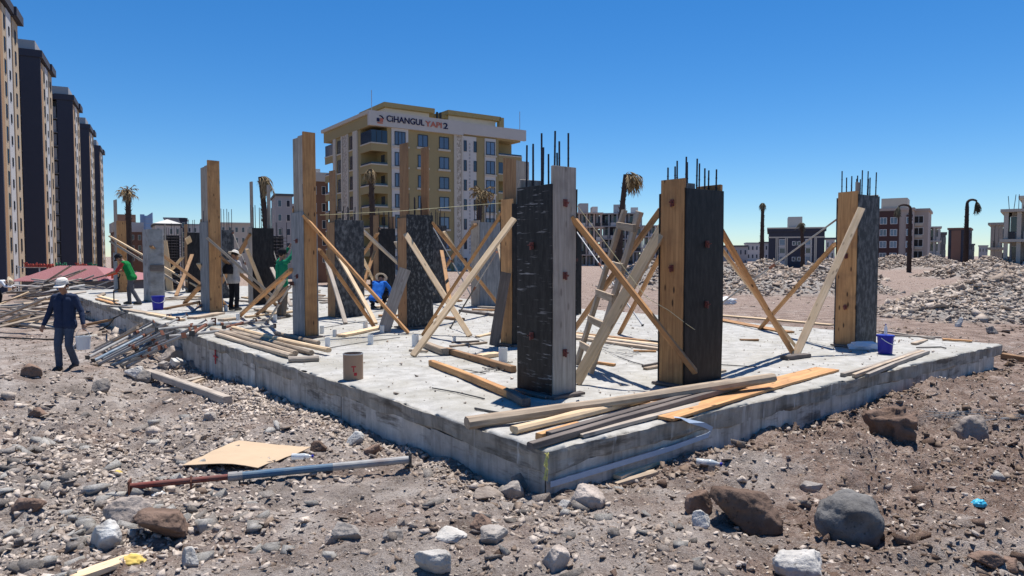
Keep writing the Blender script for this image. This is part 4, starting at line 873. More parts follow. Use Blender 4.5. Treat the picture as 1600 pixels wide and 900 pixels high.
def bucket(label, p, s, m, lid=True, name='bucket', bottle=False):
    root = empty(name, p, 0.6, label, 'bucket')
    MB().lathe([(0, 0), (0.115 * s, 0), (0.135 * s, 0.30 * s), (0.142 * s, 0.30 * s), (0.142 * s, 0.315 * s), (0.128 * s, 0.315 * s), (0.11 * s, 0.02), (0, 0.02)], 20).build('body', m, root, smooth=False)
    if lid: MB().lathe([(0, 0.33 * s), (0.146 * s, 0.33 * s), (0.15 * s, 0.30 * s), (0.143 * s, 0.30 * s), (0.14 * s, 0.318 * s), (0, 0.318 * s)], 20).build('lid', m, root)
    MB().tube([(-0.14 * s, 0, 0.28 * s)] + [(0.15 * s * math.cos(a), -0.15 * s * math.sin(a) - 0.01, 0.28 * s - 0.11 * s * math.sin(a)) for a in np.linspace(math.pi, 0, 9)], 0.006, 6).build('handle', WHT, root)
    return root
bucket('blue plastic bucket on the left part of the slab', G(247, 484), 1.25, BLU)
b2 = bucket('blue plastic bucket beside the rightmost form', G(1383, 552), 0.92, BLU)
def bottle(label, p, rz, lying=True, s=1.0):
    root = empty('plastic_bottle', p, rz, label, 'bottle'); R = Matrix.Rotation(math.pi / 2, 4, 'Y') if lying else Matrix.Identity(4)
    if lying: R = Matrix.Translation((0, 0, 0.036 * s)) @ R
    prof = [(0, 0), (0.033, 0.0), (0.035, 0.01), (0.034, 0.05), (0.031, 0.08), (0.034, 0.11), (0.034, 0.14), (0.02, 0.185), (0.013, 0.2), (0.013, 0.215), (0, 0.215)]
    MB().lathe([(r * s, z * s) for r, z in prof], 14).build('body', PET, root, R, True); MB().lathe([(0, 0.214 * s), (0.016 * s, 0.214 * s), (0.016 * s, 0.235 * s), (0, 0.236 * s)], 12).build('cap', BLU, root, R)
bottle('clear plastic bottle standing on the right blue bucket', G(1383, 552) + np.array([0, 0, 0.31]), 0, False, 0.75)
bottle('clear plastic bottle lying right of the slab corner', Gt(1088, 728) + np.array([0, 0, .005]), -0.35, True, 1.0)
bottle('clear bottle lying at the cardboard edge', Gt(456, 720) + np.array([0, 0, .01]), 0.05, True, 0.9)
def crumple(name, label, cat, p, sx, sy, sz, m, seed):
    bm = bmesh.new(); bmesh.ops.create_icosphere(bm, subdivisions=4, radius=1.0); V = np.array([v.co[:] for v in bm.verts]); T = np.array([[v.index for v in f.verts] for f in bm.faces]); bm.free()
    V = V * (1 + 0.5 * np.abs(noise3(V, 2.6, seed))[:, None] + 0.3 * noise3(V, 6, seed + 2)[:, None]) * [sx, sy, sz]; V[:, 2] = np.maximum(V[:, 2], -sz * 0.35) + sz * 0.35
    o = link(name, tri_mesh(name, V, T, False), m); o.location = p; return tag(o, label, cat)
crumple('plastic_bag', 'crumpled clear plastic bag at the rightmost form', 'bag', G(1350, 545), 0.24, 0.12, 0.09, BAG, 3)
crumple('plastic_scrap', 'crumpled cyan plastic scrap in the right dirt', 'litter', Gt(1530, 790), 0.05, 0.04, 0.035, CYA, 5)
crumple('yellow_glove', 'crumpled yellow work glove beside the split plank', 'glove', Gt(206, 884), 0.075, 0.05, 0.045, YEL, 8)
crumple('yellow_sponge', 'pale yellow foam lump in the left rubble', 'litter', Gt(186, 744), 0.045, 0.04, 0.035, YEL, 9)
crumple('paper_scrap', 'white paper scrap under the long steel prop', 'litter', Gt(248, 776), 0.05, 0.05, 0.03, WHT, 10)
crumple('plastic_sheet', 'white plastic sheet scrap beyond the right braces', 'litter', Gt(1125, 475), 0.6, 0.3, 0.2, WHT, 12)

# ================================================================== props and timber on the left
GP = 'steel props piled over the left slab edge'
def lean(label, a, b, m, r=0.03, zb=0.05): prop(label, Gt(a[0], a[1], 0.03), G(b[0], b[1], zb), r, m, GP)
lean('leftmost grey prop of the pile', (137, 559), (263, 494), SGR, 0.032); lean('blue grey prop second from left in the pile', (146, 564), (278, 498), SBL, 0.034, 0.09)
lean('grey prop third from left in the pile', (155, 569), (253, 520), SGR, 0.034); lean('blue prop in the middle of the pile', (176, 571), (287, 524), SBL, 0.032, 0.12)
lean('short grey prop near the pile front', (191, 571), (250, 543), SGR, 0.03, -0.15); lean('frontmost grey prop of the pile', (199, 573), (258, 541), SGR, 0.03, -0.2)
lean('long blue prop crossing over the pile', (214, 548), (314, 477), SBL, 0.036, 0.16)
lean('blue prop under the crossing one', (165, 556), (300, 508), SBL, 0.03, 0.06); lean('dark prop between the blue ones', (182, 566), (296, 514), SDK, 0.028, 0.08)
def flat(label, a, b, m, z=0.035, r=0.03): prop(label, G(a[0], a[1], z), G(b[0], b[1], z), r, m, GP)
flat('long grey prop lying along the slab edge', (262, 526), (429, 509), SGR, 0.05, 0.032); flat('blue prop lying flat on the slab', (272, 512), (400, 502), SBL)
flat('pale prop lying flat behind the pile', (245, 515), (335, 505), SGR, 0.09); flat('rusty prop lying on top of the pile', (300, 521), (334, 500), RUS, 0.1, 0.034); flat('blue prop at the back of the flat ones', (330, 506), (418, 504), SBL, 0.03); flat('rusty tube end by the tall form', (350, 512), (398, 500), RUS, 0.07)
for i, (a_, b_, m_, z_) in enumerate((((142, 552), (240, 502), SGR, .03), ((170, 549), (262, 506), WG, .1), ((205, 560), (305, 512), SBL, .1), ((160, 562), (236, 524), SGR, -.1), ((225, 556), (322, 500), RUS, .14), ((186, 552), (292, 492), SGR, .12), ((150, 545), (215, 512), WP, -.05))):
    if m_ in (WG, WP): tag(beam('wooden_pole', Gt(a_[0], a_[1], .05), G(b_[0], b_[1], z_), .07, .06, m_, n=6), ('grey', 'dusty')[m_ is WP] + ' wooden pole mixed into the steel prop pile', 'pole')
    else: lean(('upper thin grey', '', 'blue inner', 'lower grey', 'rusty crossing', 'topmost grey')[i] + ' prop within the left pile', a_, b_, m_, .028, z_)
def gbeam(label, a, b, w, t, m, cat='timber', name='loose_timber', group=None, za=0.0, zb=0.0, **kw):
    p0 = Gt(a[0], a[1], t / 2 + za); p1 = Gt(b[0], b[1], t / 2 + zb); return beam(name, p0, p1, w, t, m, label=label, cat=cat, group=group, **kw)
tag(beam('wooden_pole', Gt(133, 508, 0.05), G(312, 472, 0.25), 0.09, 0.08, WB, rnd=True, n=7), 'long brown pole leaning over the left slab edge', 'pole')
tag(beam('wooden_pole', Gt(163, 541, 0.05), G(222, 506, 0.02), 0.08, 0.06, WP, n=5), 'short pale plank leaning against the left slab edge', 'plank')
gbeam('grey squared timber lying on the path left of slab', (231, 582), (356, 626), 0.13, 0.12, WG, za=0.08)
gbeam('short grey offcut under the grey timber', (250, 610), (286, 607), 0.10, 0.06, WG); gbeam('dark offcut crossing the grey timber', (285, 597), (315, 590), 0.12, 0.05, WG); gbeam('pale offcut behind the grey timber', (294, 602), (316, 593), 0.10, 0.05, WP)
gbeam('upper pale board lying right of the slab corner', (963, 746), (1030, 720), 0.10, 0.035, WL, 'board', za=0.02); gbeam('lower pale board lying right of the slab corner', (960, 757), (1024, 738), 0.085, 0.04, WP, 'board')
gbeam('split pale plank pointing in from the bottom left', (112, 905), (216, 868), 0.10, 0.035, WL, 'plank', za=0.02)
gbeam('long beam beyond the far right slab corner', (1566, 556), (1625, 566), 0.14, 0.12, WB); gbeam('pale board in the dirt at right slab corner', (1537, 586), (1572, 592), 0.14, 0.03, WP, 'board')
# long adjustable prop in the foreground
def big_prop():
    a = Gt(203, 760, 0.07); b = Gt(641, 718, 0.10); M, L = frame(a, b); root = empty('steel_prop', a, 0, 'long blue and red adjustable steel prop on the ground in front', 'steel prop'); root.matrix_world = M
    MB().tube([(0, 0, 0), (L * 0.40, 0, 0)], 0.026, 14).build('inner_tube', mottled('red_brown_steel', (0.19, 0.045, 0.035), (0.14, 0.08, 0.065), 0.4, 0.65, sc=(3, 6, 6), scale=2), root, smooth=False)
    MB().tube([(L * 0.33, 0, 0), (L * 0.72, 0, 0)], 0.034, 14).build('outer_tube', mottled('blue_steel', (0.055, 0.13, 0.22), (0.15, 0.20, 0.24), 0.4, 0.7, sc=(3, 6, 6), scale=2), root)
    MB().tube([(L * 0.70, 0, 0), (L * 0.995, 0, 0)], 0.0355, 14).build('grey_end', SGR, root, Matrix.Identity(4))
    MB().tube([(L * 0.325, 0, 0), (L * 0.375, 0, 0)], 0.042, 14).build('collar', SGR, root)
    MB().box((L - 0.008, -0.065, -0.065), (L + 0.004, 0.065, 0.075)).build('end_plate', SDK, root); MB().box((-0.006, -0.055, -0.055), (0.004, 0.055, 0.055)).build('end_plate', RUS, root)
    MB().tube([(L * .36, 0.0, 0.05), (L * .365, -0.03, -0.04), (L * 0.37, -0.05, -0.11)], 0.008, 6).build('pin', SDK, root); MB().tube([(L * .2, 0.0, 0.04), (L * .2, -0.035, 0.0), (L * 0.2, -0.03, -0.10)], 0.008, 6).build('wire_loop', RUS, root)
big_prop()
# cardboard
def cardboard():
    pts = [(285, 727), (374, 691), (430, 694), (486, 702), (403, 730)]
    Pw = [Gt(x, y, 0.04) for (x, y) in pts]; c = np.mean(Pw, 0); n = 7; V = []; F = []
    a, b, d_, e = Pw[0], Pw[1], Pw[3], Pw[4]
    for i in range(n):
        for j in range(n):
            s, t_ = i / (n - 1), j / (n - 1); p = (a * (1 - s) + e * s) * (1 - t_) + (b * (1 - s) + d_ * s) * t_; p = p + np.array([0, 0, 0.025 * math.sin(3.1 * s + 2 * t_) + random.uniform(-.006, .006) + 0.05 * s * t_])
            V.append(p - c)
    for i in range(n - 1):
        for j in range(n - 1): k = i * n + j; F.append((k, k + n, k + n + 1, k + 1))
    o = link('cardboard_sheet', mesh('cardboard_sheet', V, F), CARD); o.location = c; md = o.modifiers.new('thickness', 'SOLIDIFY'); md.thickness = 0.006
    tag(o, 'flattened sheet of brown cardboard lying on the dirt', 'cardboard')
cardboard()
# hose on the ground at the left
tag(MB().tube([Gt(-20, 526, .02), Gt(40, 529, .02), Gt(95, 531, .02), Gt(150, 519, .04)], 0.02, 8).build('black_pipe', BLP), 'dark pipe lying across the path behind walking man', 'pipe')
# scrap heap, left
TONE = {'weathered_wood': 'weathered', 'dusty_pole': 'dusty', 'dark_wood': 'dark', 'pale_pine': 'pale', 'cement_dusted_steel': 'steel'}
def heap(n, x0, x1, y0, y1, label, group, L=(0.6, 2.2), hz=0.5, mats=(WG, WP, WG, WD, WL)):
    for i in range(n):
        px = random.uniform(x0, x1); py = random.uniform(y0, y1); p = Gt(px, py); f = 1 - abs((px - (x0 + x1) / 2) / (x1 - x0) * 2)
        mm = random.choice(mats); f2 = (px - (x0 + x1) / 2) / (x1 - x0) * 2; z = random.uniform(0.03, 0.08 + hz * f); a = random.uniform(-0.5, 0.9); l = random.uniform(*L); el = random.uniform(-0.12, 0.25) if i % 3 else random.uniform(0.2, 0.5)
        d = np.array([math.cos(a) * math.cos(el), math.sin(a) * math.cos(el), math.sin(el)]); q = p + np.array([0, 0, z])
        beam('scrap_plank', q - d * l / 2 + np.array([0, 0, max(0, l / 2 * math.sin(abs(el)))]), q + d * l / 2 + np.array([0, 0, max(0, l / 2 * math.sin(abs(el)))]), random.uniform(0.07, 0.2), random.uniform(0.03, 0.06), mm, roll=random.uniform(-.5, .5), label=('long ' if l > (L[0] + L[1]) * .55 else 'short ') + TONE.get(mm.name, 'grey') + ' ' + label + (', left end' if f2 < -.34 else ', right end' if f2 > .34 else ', middle'), cat='scrap wood', group=group)
heap(30, 15, 130, 476, 500, 'plank in the scrap heap left of slab', 'planks in the scrap heap', hz=0.75)
heap(14, 0, 110, 500, 522, 'loose board in front of the scrap heap', 'boards in front of the scrap heap', hz=0.02, mats=(WG, WP, WG, WL))
heap(40, 45, 170, 461, 470, 'piece in the far heap before red roof', 'far heap before the red roof', (1.0, 3.5), 0.8, (WG, SGR, WG, WD))
for k in range(5):
    a = Gt(50 + 4 * k, 466 + k * 0.6); b = Gt(165 - 3 * k, 466 + k * .5)
    beam('long_scrap_pole', a + np.array([0, 0, 1.0 - .1 * k]), b + np.array([0, 0, 0.55 - .05 * k]), 0.1, 0.08, (WG, SGR, WP, SGR, WD)[k], label='long straight pole on top of the far heap', cat='pole', group='poles on the far heap')
# wires lying in the right dirt
for k in range(6):
    ps = [Gt(1445 + i * 28, 642 + k * 3 + 3 * math.sin(i * 1.3 + k), 0.01 + 0.02 * random.random()) for i in range(7)]
    tag(MB().tube(ps, 0.005, 5).build('tie_wire', SGR), 'long thin wire lying in the dirt at right', 'wire', 'wires in the right dirt')
# ================================================================== buildings
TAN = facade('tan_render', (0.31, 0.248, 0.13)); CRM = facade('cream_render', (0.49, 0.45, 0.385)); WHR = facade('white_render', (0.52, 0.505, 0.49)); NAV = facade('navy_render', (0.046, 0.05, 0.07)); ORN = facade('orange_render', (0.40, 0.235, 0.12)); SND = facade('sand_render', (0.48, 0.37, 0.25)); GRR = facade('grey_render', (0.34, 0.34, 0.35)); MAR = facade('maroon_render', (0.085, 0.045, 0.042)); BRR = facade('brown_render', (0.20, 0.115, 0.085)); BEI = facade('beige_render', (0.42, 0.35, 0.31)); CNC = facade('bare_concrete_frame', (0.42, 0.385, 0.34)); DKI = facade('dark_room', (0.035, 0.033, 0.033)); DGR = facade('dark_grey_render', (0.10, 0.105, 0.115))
PATT = mottled('perforated_panel', (0.30, 0.26, 0.21), (0.56, 0.50, 0.43), 0.47, 0.55, sc=(3, 3, 3), scale=1.0); ROOFR = facade('pink_red_roof', (0.31, 0.135, 0.14)); SGW = facade('sign_white', (0.48, 0.455, 0.43))
win_cache = {}
def window(root, M, w, h, frame_m=FRM, glass=GLS, mull=1, name='window', sill=None):
    """M: local frame, x right along the wall, y outward, z up, origin at window centre"""
    key = (round(w, 2), round(h, 2), frame_m.name, glass.name, mull)
    if key not in win_cache:
        f = min(0.09, w * 0.09); mb = MB(); d = 0.07
        mb.box((-w / 2, 0, -h / 2), (-w / 2 + f, d, h / 2)); mb.box((w / 2 - f, 0, -h / 2), (w / 2, d, h / 2)); mb.box((-w / 2 + f, 0, h / 2 - f), (w / 2 - f, d, h / 2)); mb.box((-w / 2 + f, 0, -h / 2), (w / 2 - f, d, -h / 2 + f))
        for k in range(mull): x = -w / 2 + w * (k + 1) / (mull + 1); mb.box((x - f * .4, 0, -h / 2 + f), (x + f * .4, d * .9, h / 2 - f))
        a = mesh('window', mb.V, mb.F); a.materials.append(frame_m); pb = MB().box((-w / 2 + f, 0.0, -h / 2 + f), (w / 2 - f, 0.02, h / 2 - f)); p = mesh('pane', pb.V, pb.F); p.materials.append(glass); win_cache[key] = (a, p)
    a, p = win_cache[key]; o = link(name, a, None, root, M); link('pane', p, None, o)
    if sill:
        key2 = ('sill', round(w, 2), sill.name)
        if key2 not in win_cache: sb = MB().box((-w / 2 - 0.2, 0, -0.2), (w / 2 + 0.2, 0.22, 0.1)); s = mesh('sill', sb.V, sb.F); s.materials.append(sill); win_cache[key2] = s
        s = link('sill', win_cache[key2], None, o); s.location = (0, 0, -h / 2 - 0.12)
    return o
FX = lambda x, z, off=0.0: mtx((1, 0, 0), (0, -1, 0), (0, 0, 1), (x, -off, z))        # on the local y=0 wall, looking out to -y
FXs = lambda x, z, off=0.0: Matrix.Translation((x, -off, z)) @ Matrix.Rotation(math.pi, 4, 'Z')
LYs = lambda y, z, off=0.0: Matrix.Translation((-off, y, z)) @ Matrix.Rotation(math.pi / 2, 4, 'Z')
def wallbox(root, name, a, b, m): return MB().box(a, b).build(name, m, root)
def main_block():
    A = math.radians(34.5); o = np.array([-20.3, 101.0, 0.0]); root = empty('apartment_block', o, A, 'tan and white apartment block with rooftop lettering on its fascia', 'building')
    xd = np.array([math.cos(A), math.sin(A), 0]); yd = np.array([-math.sin(A), math.cos(A), 0])
    def fx(px):  # px -> x on right face
        r = ray(px, 300); t = ((o - CAM) @ yd) / (r @ yd); return float((CAM + r * t - o) @ xd)
    def fy(px):
        r = ray(px, 300); t = ((o - CAM) @ xd) / (r @ xd); return float((CAM + r * t - o) @ yd)
    LX = 26.6; LY = 19.3; ZT = zat(173, 101.0); zr = ZT - 2.1; z0 = -2.0
    xb = fx(606); yb = fy(564); xr0 = fx(779); yl0 = fy(523)
    wallbox(root, 'wall', (xb, 0, z0), (xr0, LY, zr), TAN); wallbox(root, 'wall', (0, yb, z0), (xb - .002, yl0, zr), TAN); wallbox(root, 'wall', (3.0, yl0 + .002, z0), (xb - .002, LY, zr), TAN); wallbox(root, 'wall', (xr0 + .002, 3.0, z0), (LX, LY, zr), TAN)
    FL = [zr - 3.06 * k for k in range(8)]       # ceiling heights
    for k, zc in enumerate(FL):
        for (x0, y0, x1, y1) in ((0, 0, xb - .01, yb - .01), (xr0 + .012, 0, LX, 2.99), (0, yl0 + .012, 2.99, LY)):
            zf = zc - 3.06
            bal = empty('balcony', (0, 0, 0)); bal.parent = root
            wallbox(bal, 'floor_slab', (x0, y0, zf - 0.14), (x1, y1, zf + 0.1), TAN)
            corner = (x0 == 0 and y0 == 0); left = y0 > 1
            hpar = 0.55
            if corner or not left: wallbox(bal, 'parapet', (x0 - .03, y0 - .03, zf - 0.5), (x1, y0 + 0.12, zf + hpar), TAN); wallbox(bal, 'white_ledge', (x0 - .1, y0 - .12, zf + hpar + .003), (x1, y0 + 0.16, zf + hpar + .17), CRM)
            if corner or left: wallbox(bal, 'parapet', (x0 - .032, y0 + .125, zf - 0.5), (x0 + 0.12, y1, zf + hpar), TAN); wallbox(bal, 'white_ledge', (x0 - .12, y0 + .165, zf + hpar + .003), (x0 + 0.16, y1, zf + hpar + .17), CRM)
            gl = k in (0,) and corner or (not corner and not left and k in (1,)) or (left and k == 0)
            hr = 2.3 if gl else 0.75
            if corner or not left: wallbox(bal, 'glazing' if gl else 'railing', (x0 + .05, y0 + .02, zf + hpar + .175), (x1 - .02, y0 + .06, zf + hpar + .175 + hr - .5), GLS)
            if corner or left: wallbox(bal, 'glazing' if gl else 'railing', (x0 + .02, y0 + .065, zf + hpar + .175), (x0 + .06, y1 - .05, zf + hpar + .175 + hr - .5), GLB if left else GLS)
            if gl and corner:
                for q in (0.33, 0.66): wallbox(bal, 'mullion', (x0 + (x1 - x0) * q - .04, y0 - .01, zf + hpar + .18), (x0 + (x1 - x0) * q + .04, y0 + .018, zf + hpar + 1.9), FRM)
            if corner:
                d = wallbox(bal, 'door', (x1 + .012 - .06, y0 + 1.0, zf + .11), (x1 + .008, y0 + 2.2, zf + 2.3), GLS)
    # cornice and fascia
    wallbox(root, 'fascia', (-0.5, -0.5, zr + .002), (fx(722), 0.1, ZT), SGW); wallbox(root, 'fascia', (fx(722) + .003, -0.42, zr + .25), (LX + 0.6, 0.1, ZT - .1), SGW)
    wallbox(root, 'cornice', (-0.52, 0.103, ZT - 0.45), (0.1, LY + .4, ZT + 0.05), CRM); wallbox(root, 'cornice', (LX - .1, 0.103, ZT - 1.3), (LX + .6, LY, ZT - .12), CRM); wallbox(root, 'attic', (-0.2, 0.11, zr + .002), (LX - .2, LY, ZT - 0.5), TAN)
    # roof storey
    for (x0, x1, h) in ((4.0, 11.5, 2.3), (15.0, 24.0, 2.4)):
        wallbox(root, 'roof_storey', (x0, 4.0, ZT - .48), (x1, 12, ZT + h - .7), WHR); wallbox(root, 'roof_storey', (x0 - .5, 3.2, ZT + h - .69), (x1 + .6, 13, ZT + h), TAN)
    wallbox(root, 'roof_beam', (11.0, 4.2, ZT + 1.2), (15.4, 5, ZT + 1.75), TAN); wallbox(root, 'roof_post', (24.3, 3.2, ZT - .4), (25.2, 4, ZT + 2.3), TAN)
    for x in (12.6, 13.2): wallbox(root, 'roof_post', (x, 3.5, ZT - .4), (x + .25, 3.8, ZT + 1.9), FRM)
    for (x, y) in ((0.2, 0.2), (LX - .2, 0.3)): MB().tube([(x, y, ZT), (x, y, ZT + 3.0)], 0.05, 5).build('antenna', STL, root)
    # vertical bands on the right face
    def band(px0, px1, m, out=0.12, name='wall_band'): wallbox(root, name, (fx(px0), -out, z0), (fx(px1), -0.002, zr), m)
    band(612, 638, WHR); band(709, 713, CRM, .2); band(713.3, 720, PATT, .12, 'patterned_strip'); band(720.3, 723, CRM, .2); band(723.5, 744, WHR, .1); band(757, 774, WHR, .14)
    for k, zc in enumerate(FL[:7]):
        zw = zc - 1.45
        window(root, FXs((fx(612) + fx(638)) / 2, zw, 0.122), 1.75, 2.0, FRM, GLB, 2); wallbox(root, 'sill_band', (fx(611), -.3, zw - 1.35), (fx(639), -.124, zw - 1.1), CRM)
        window(root, FXs(fx(661), zw, .003), 1.7, 1.85, FRM, GLB, 1, sill=CRM); window(root, FXs(fx(694), zw, .003), 1.7, 1.85, FRM, GLB, 1, sill=CRM)
        window(root, FXs(fx(726.5), zw - .1, .102), 0.5, 1.7, FRM, GLS, 0); window(root, FXs(fx(742), zw - .1, .102), 0.55, 1.7, FRM, GLS, 0)
        window(root, FXs((fx(757) + fx(774)) / 2, zw - .1, 0.142), 1.7, 2.1, FRM, GLB, 1); wallbox(root, 'sill_band', (fx(756), -.3, zw - 1.45), (fx(775), -.144, zw - 1.2), CRM)
        for j in range(4): wallbox(root, 'groove', (fx(639), -.012, zc - .4 - j * .76), (fx(708), -.001, zc - .36 - j * .76), FRM) if False else None
    dots = MB()
    zz = zr - 1.2
    while zz > 2: dots.box((fx(732.6), -.16, zz - .16), (fx(734.4), -.102, zz + .16)); zz -= .55
    dots.build('ornament_strip', GRR, root)
    # left face
    def lband(px0, px1, m, out=0.2, name='pilaster'): wallbox(root, name, (-out, fy(px1), z0), (-.002, fy(px0), zr), m)
    lband(522.5, 526.5, CRM); lband(535, 537, CRM); lband(537.3, 544, PATT, .12, 'patterned_strip'); lband(544.3, 546, CRM); lband(554, 560.5, CRM, .25)
    for k, zc in enumerate(FL[:7]):
        for px in (530.8, 550):
            window(root, LYs(fy(px), zc - 1.5, .003), 1.35, 2.0, FRM, GLS, 1); wallbox(root, 'sill_band', (-.12, fy(px) - .95, zc - 2.75), (-.003, fy(px) + .95, zc - 2.55), CRM)
    # rooftop lettering on the fascia
    def lettering(txt, px0, px1, zc, size, m, name):
        cu = bpy.data.curves.new('lettering', 'FONT'); cu.body = txt; cu.size = size; cu.extrude = 0.04; cu.offset = 0.016; t = bpy.data.objects.new('tmp', cu); COL.objects.link(t)
        bpy.context.view_layer.update(); me = bpy.data.meshes.new_from_object(t.evaluated_get(bpy.context.evaluated_depsgraph_get())); bpy.data.objects.remove(t)
        co = np.array([v.co[:] for v in me.vertices]); w = co[:, 0].max() - co[:, 0].min(); x0, x1 = fx(px0), fx(px1); s = (x1 - x0) / w
        M = Matrix.Translation((x0 - co[:, 0].min() * s, -0.56, zc)) @ Matrix.Rotation(math.pi / 2, 4, 'X') @ Matrix.Diagonal((s, 1, 1, 1)); me.materials.clear(); me.materials.append(m); link(name, me, None, root, M)
    INK = facade('navy_lettering', (0.012, 0.015, 0.06)); INR = facade('orange_lettering', (0.45, 0.14, 0.10))
    zc = (zr + ZT) / 2 - .42
    lettering('CiHANGUL', 602.5, 661, zc + .12, 1.25, INK, 'lettering'); lettering('YAPI', 662.5, 688, zc + .08, 1.15, INR, 'lettering'); lettering('2', 690.5, 697.5, zc + .02, 1.25, INK, 'lettering')
    lg = MB(); cx = fx(592.5)
    for k in range(5): lg.tube([(cx + .55 * math.cos(a), -.53, zc + .2 + .6 * math.sin(a) * (1 - k * .0)) for a in np.linspace(.25 * k + .3, .25 * k + .7, 4)], 0.1, 5)
    lg.box((cx - .5, -.58, zc - .05), (cx - .1, -.502, zc + .45)); lg.build('emblem', INK, root); e2 = MB(); e2.box((cx, -.58, zc - .05), (cx + .45, -.502, zc + .45)); e2.box((cx - .4, -.578, zc - .3), (cx + .4, -.503, zc - .14)); e2.build('emblem', INR, root)
main_block()
# ------------------------------------------------------------------ row of dark towers on the left
def tower(label, px, Y, W_=20.0, D=14.2, top=38.4, nf=13):
    A = math.atan2(0.894, -0.447) - math.pi / 2          # row direction = local +y ; local +x = lit side normal
    c = np.array([(px - 800) / FPX * Y, Y, 0]); root = empty('residential_tower', c, A, label, 'tower', 'row of dark residential towers')
    z0 = -4; ZT = top; s = 0.8
    # origin at the far right corner; building spans x in [-W,0], y in [-D,0]
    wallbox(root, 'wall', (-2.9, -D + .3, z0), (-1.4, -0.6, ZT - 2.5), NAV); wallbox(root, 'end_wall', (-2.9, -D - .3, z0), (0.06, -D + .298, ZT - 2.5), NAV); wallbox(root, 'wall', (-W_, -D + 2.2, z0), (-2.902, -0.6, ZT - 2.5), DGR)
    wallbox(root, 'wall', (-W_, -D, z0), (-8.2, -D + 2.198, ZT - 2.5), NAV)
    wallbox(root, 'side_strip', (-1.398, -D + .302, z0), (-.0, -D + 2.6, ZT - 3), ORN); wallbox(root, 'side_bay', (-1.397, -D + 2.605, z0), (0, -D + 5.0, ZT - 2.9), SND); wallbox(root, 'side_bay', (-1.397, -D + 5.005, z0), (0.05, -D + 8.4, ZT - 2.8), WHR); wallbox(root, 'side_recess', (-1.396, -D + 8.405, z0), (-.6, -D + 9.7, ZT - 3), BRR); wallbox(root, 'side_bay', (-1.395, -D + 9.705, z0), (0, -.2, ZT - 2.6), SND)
    wallbox(root, 'eave', (-3.3, -D - .5, ZT - 2.49), (.4, -D + 8.8, ZT - 1.3), NAV); wallbox(root, 'eave', (-1.2, -5.2, ZT - 2.55), (0.7, 0.3, ZT - 1.3), NAV); wallbox(root, 'attic', (-W_ + .4, -D + 1, ZT - 2.48), (-0.8, -5.4, ZT + .6), GRR); wallbox(root, 'eave', (-W_ - .3, -D - .4, ZT - 2.48), (-3.32, -D + 2.4, ZT - 1.4), NAV)
    for k in range(nf):
        z = ZT - 5.0 - k * 3.02
        for (y, w, off) in ((-D + 3.8, .9, .003), (-D + 6.7, .75, .053), (-2.6, .9, .003)):
            window(root, Matrix.Translation((off, y, z - (0.5 if w < .8 else 0))) @ Matrix.Rotation(-math.pi / 2, 4, 'Z'), w, 1.9 if w > .8 else 1.2, FRM, GLS, 0)
        # loggias in the recess of the end wall
        b = empty('loggia', (0, 0, 0)); b.parent = root
        wallbox(b, 'parapet', (-8.19, -D + 1.0, z - 1.5), (-5.0, -D + 1.2, z - .35), DGR); wallbox(b, 'floor', (-8.19, -D + 1.21, z - 1.5), (-2.92, -D + 2.19, z - 1.3), GRR); wallbox(b, 'glazing', (-8.1, -D + 1.3, z - .3), (-5.1, -D + 1.36, z + 1.2), GRR if k % 3 else GLB)
        wallbox(b, 'light_panel', (-4.6, -D + 1.6, z - 1.2), (-3.3, -D + 2.1, z + 1.2), WHR if k % 2 else GRR)
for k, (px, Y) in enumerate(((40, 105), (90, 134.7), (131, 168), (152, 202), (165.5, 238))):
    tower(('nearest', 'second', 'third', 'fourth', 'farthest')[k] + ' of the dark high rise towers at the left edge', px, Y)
# ------------------------------------------------------------------ plain background blocks
def block(label, px0, px1, pyt, Y, depth, rot, wall, rows, cols, trim=None, glass=GLS, z0=-4, roof=None, wfr=FRW, side_cols=2, cap=0.5, win=(0.45, 0.5), name='apartment_block', group='far apartment blocks'):
    A = math.radians(rot * .4) - math.atan(((px0 if px0 > 800 else px1) - 800) / FPX); x0 = (px0 - 800) / FPX * Y; o = np.array([x0, Y, 0.0]); xd = np.array([math.cos(A), math.sin(A), 0])
    r = ray(px1, 400); nrm = np.array([-math.sin(A), math.cos(A), 0]); t = ((o - CAM) @ nrm) / (r @ nrm); Wd = float((CAM + r * t - o) @ xd)
    root = empty(name, o, A, label, 'building', group); zt = zat(pyt, Y)
    wallbox(root, 'wall', (0, 0, z0), (Wd, depth, zt), wall); wallbox(root, 'parapet', (-.25, -.25, zt + .002), (Wd + .25, depth + .2, zt + cap), trim or wall)
    fh = 3.05; cw = Wd / cols
    for i in range(rows):
        z = zt - 1.6 - i * fh
        if z < -1: break
        for j in range(cols): window(root, FXs(cw * (j + .5), z, .003), round(cw * win[0], 1), round(fh * win[1], 1), wfr, glass, 1 if cw * win[0] > 1.3 else 0)
        for j in range(side_cols):
            dy = depth / side_cols * (j + .5)
            if rot > 0: window(root, LYs(dy, z, .003), 1.4, 1.6, wfr, glass, 0)
            else: window(root, Matrix.Translation((Wd + .003, dy, z)) @ Matrix.Rotation(-math.pi / 2, 4, 'Z'), 1.4, 1.6, wfr, glass, 0)
    return root, Wd, zt
r, w, z = block('reddish brown block with white top storey behind the tallest form', 486, 514, 283, 125, 14, 20, BRR, 8, 2, WHR, cap=1.6); wallbox(r, 'roof_unit', (.5, 3, z + 1.61), (w * .7, 9, z + 2.6), STL)
block('grey white rounded block behind the dead palm', 432, 458, 306, 150, 14, 12, GRR, 7, 2, DGR, side_cols=1); block('brown block behind the tallest form, lower one', 455.5, 484, 322, 152, 12, 8, BRR, 6, 2, WHR)
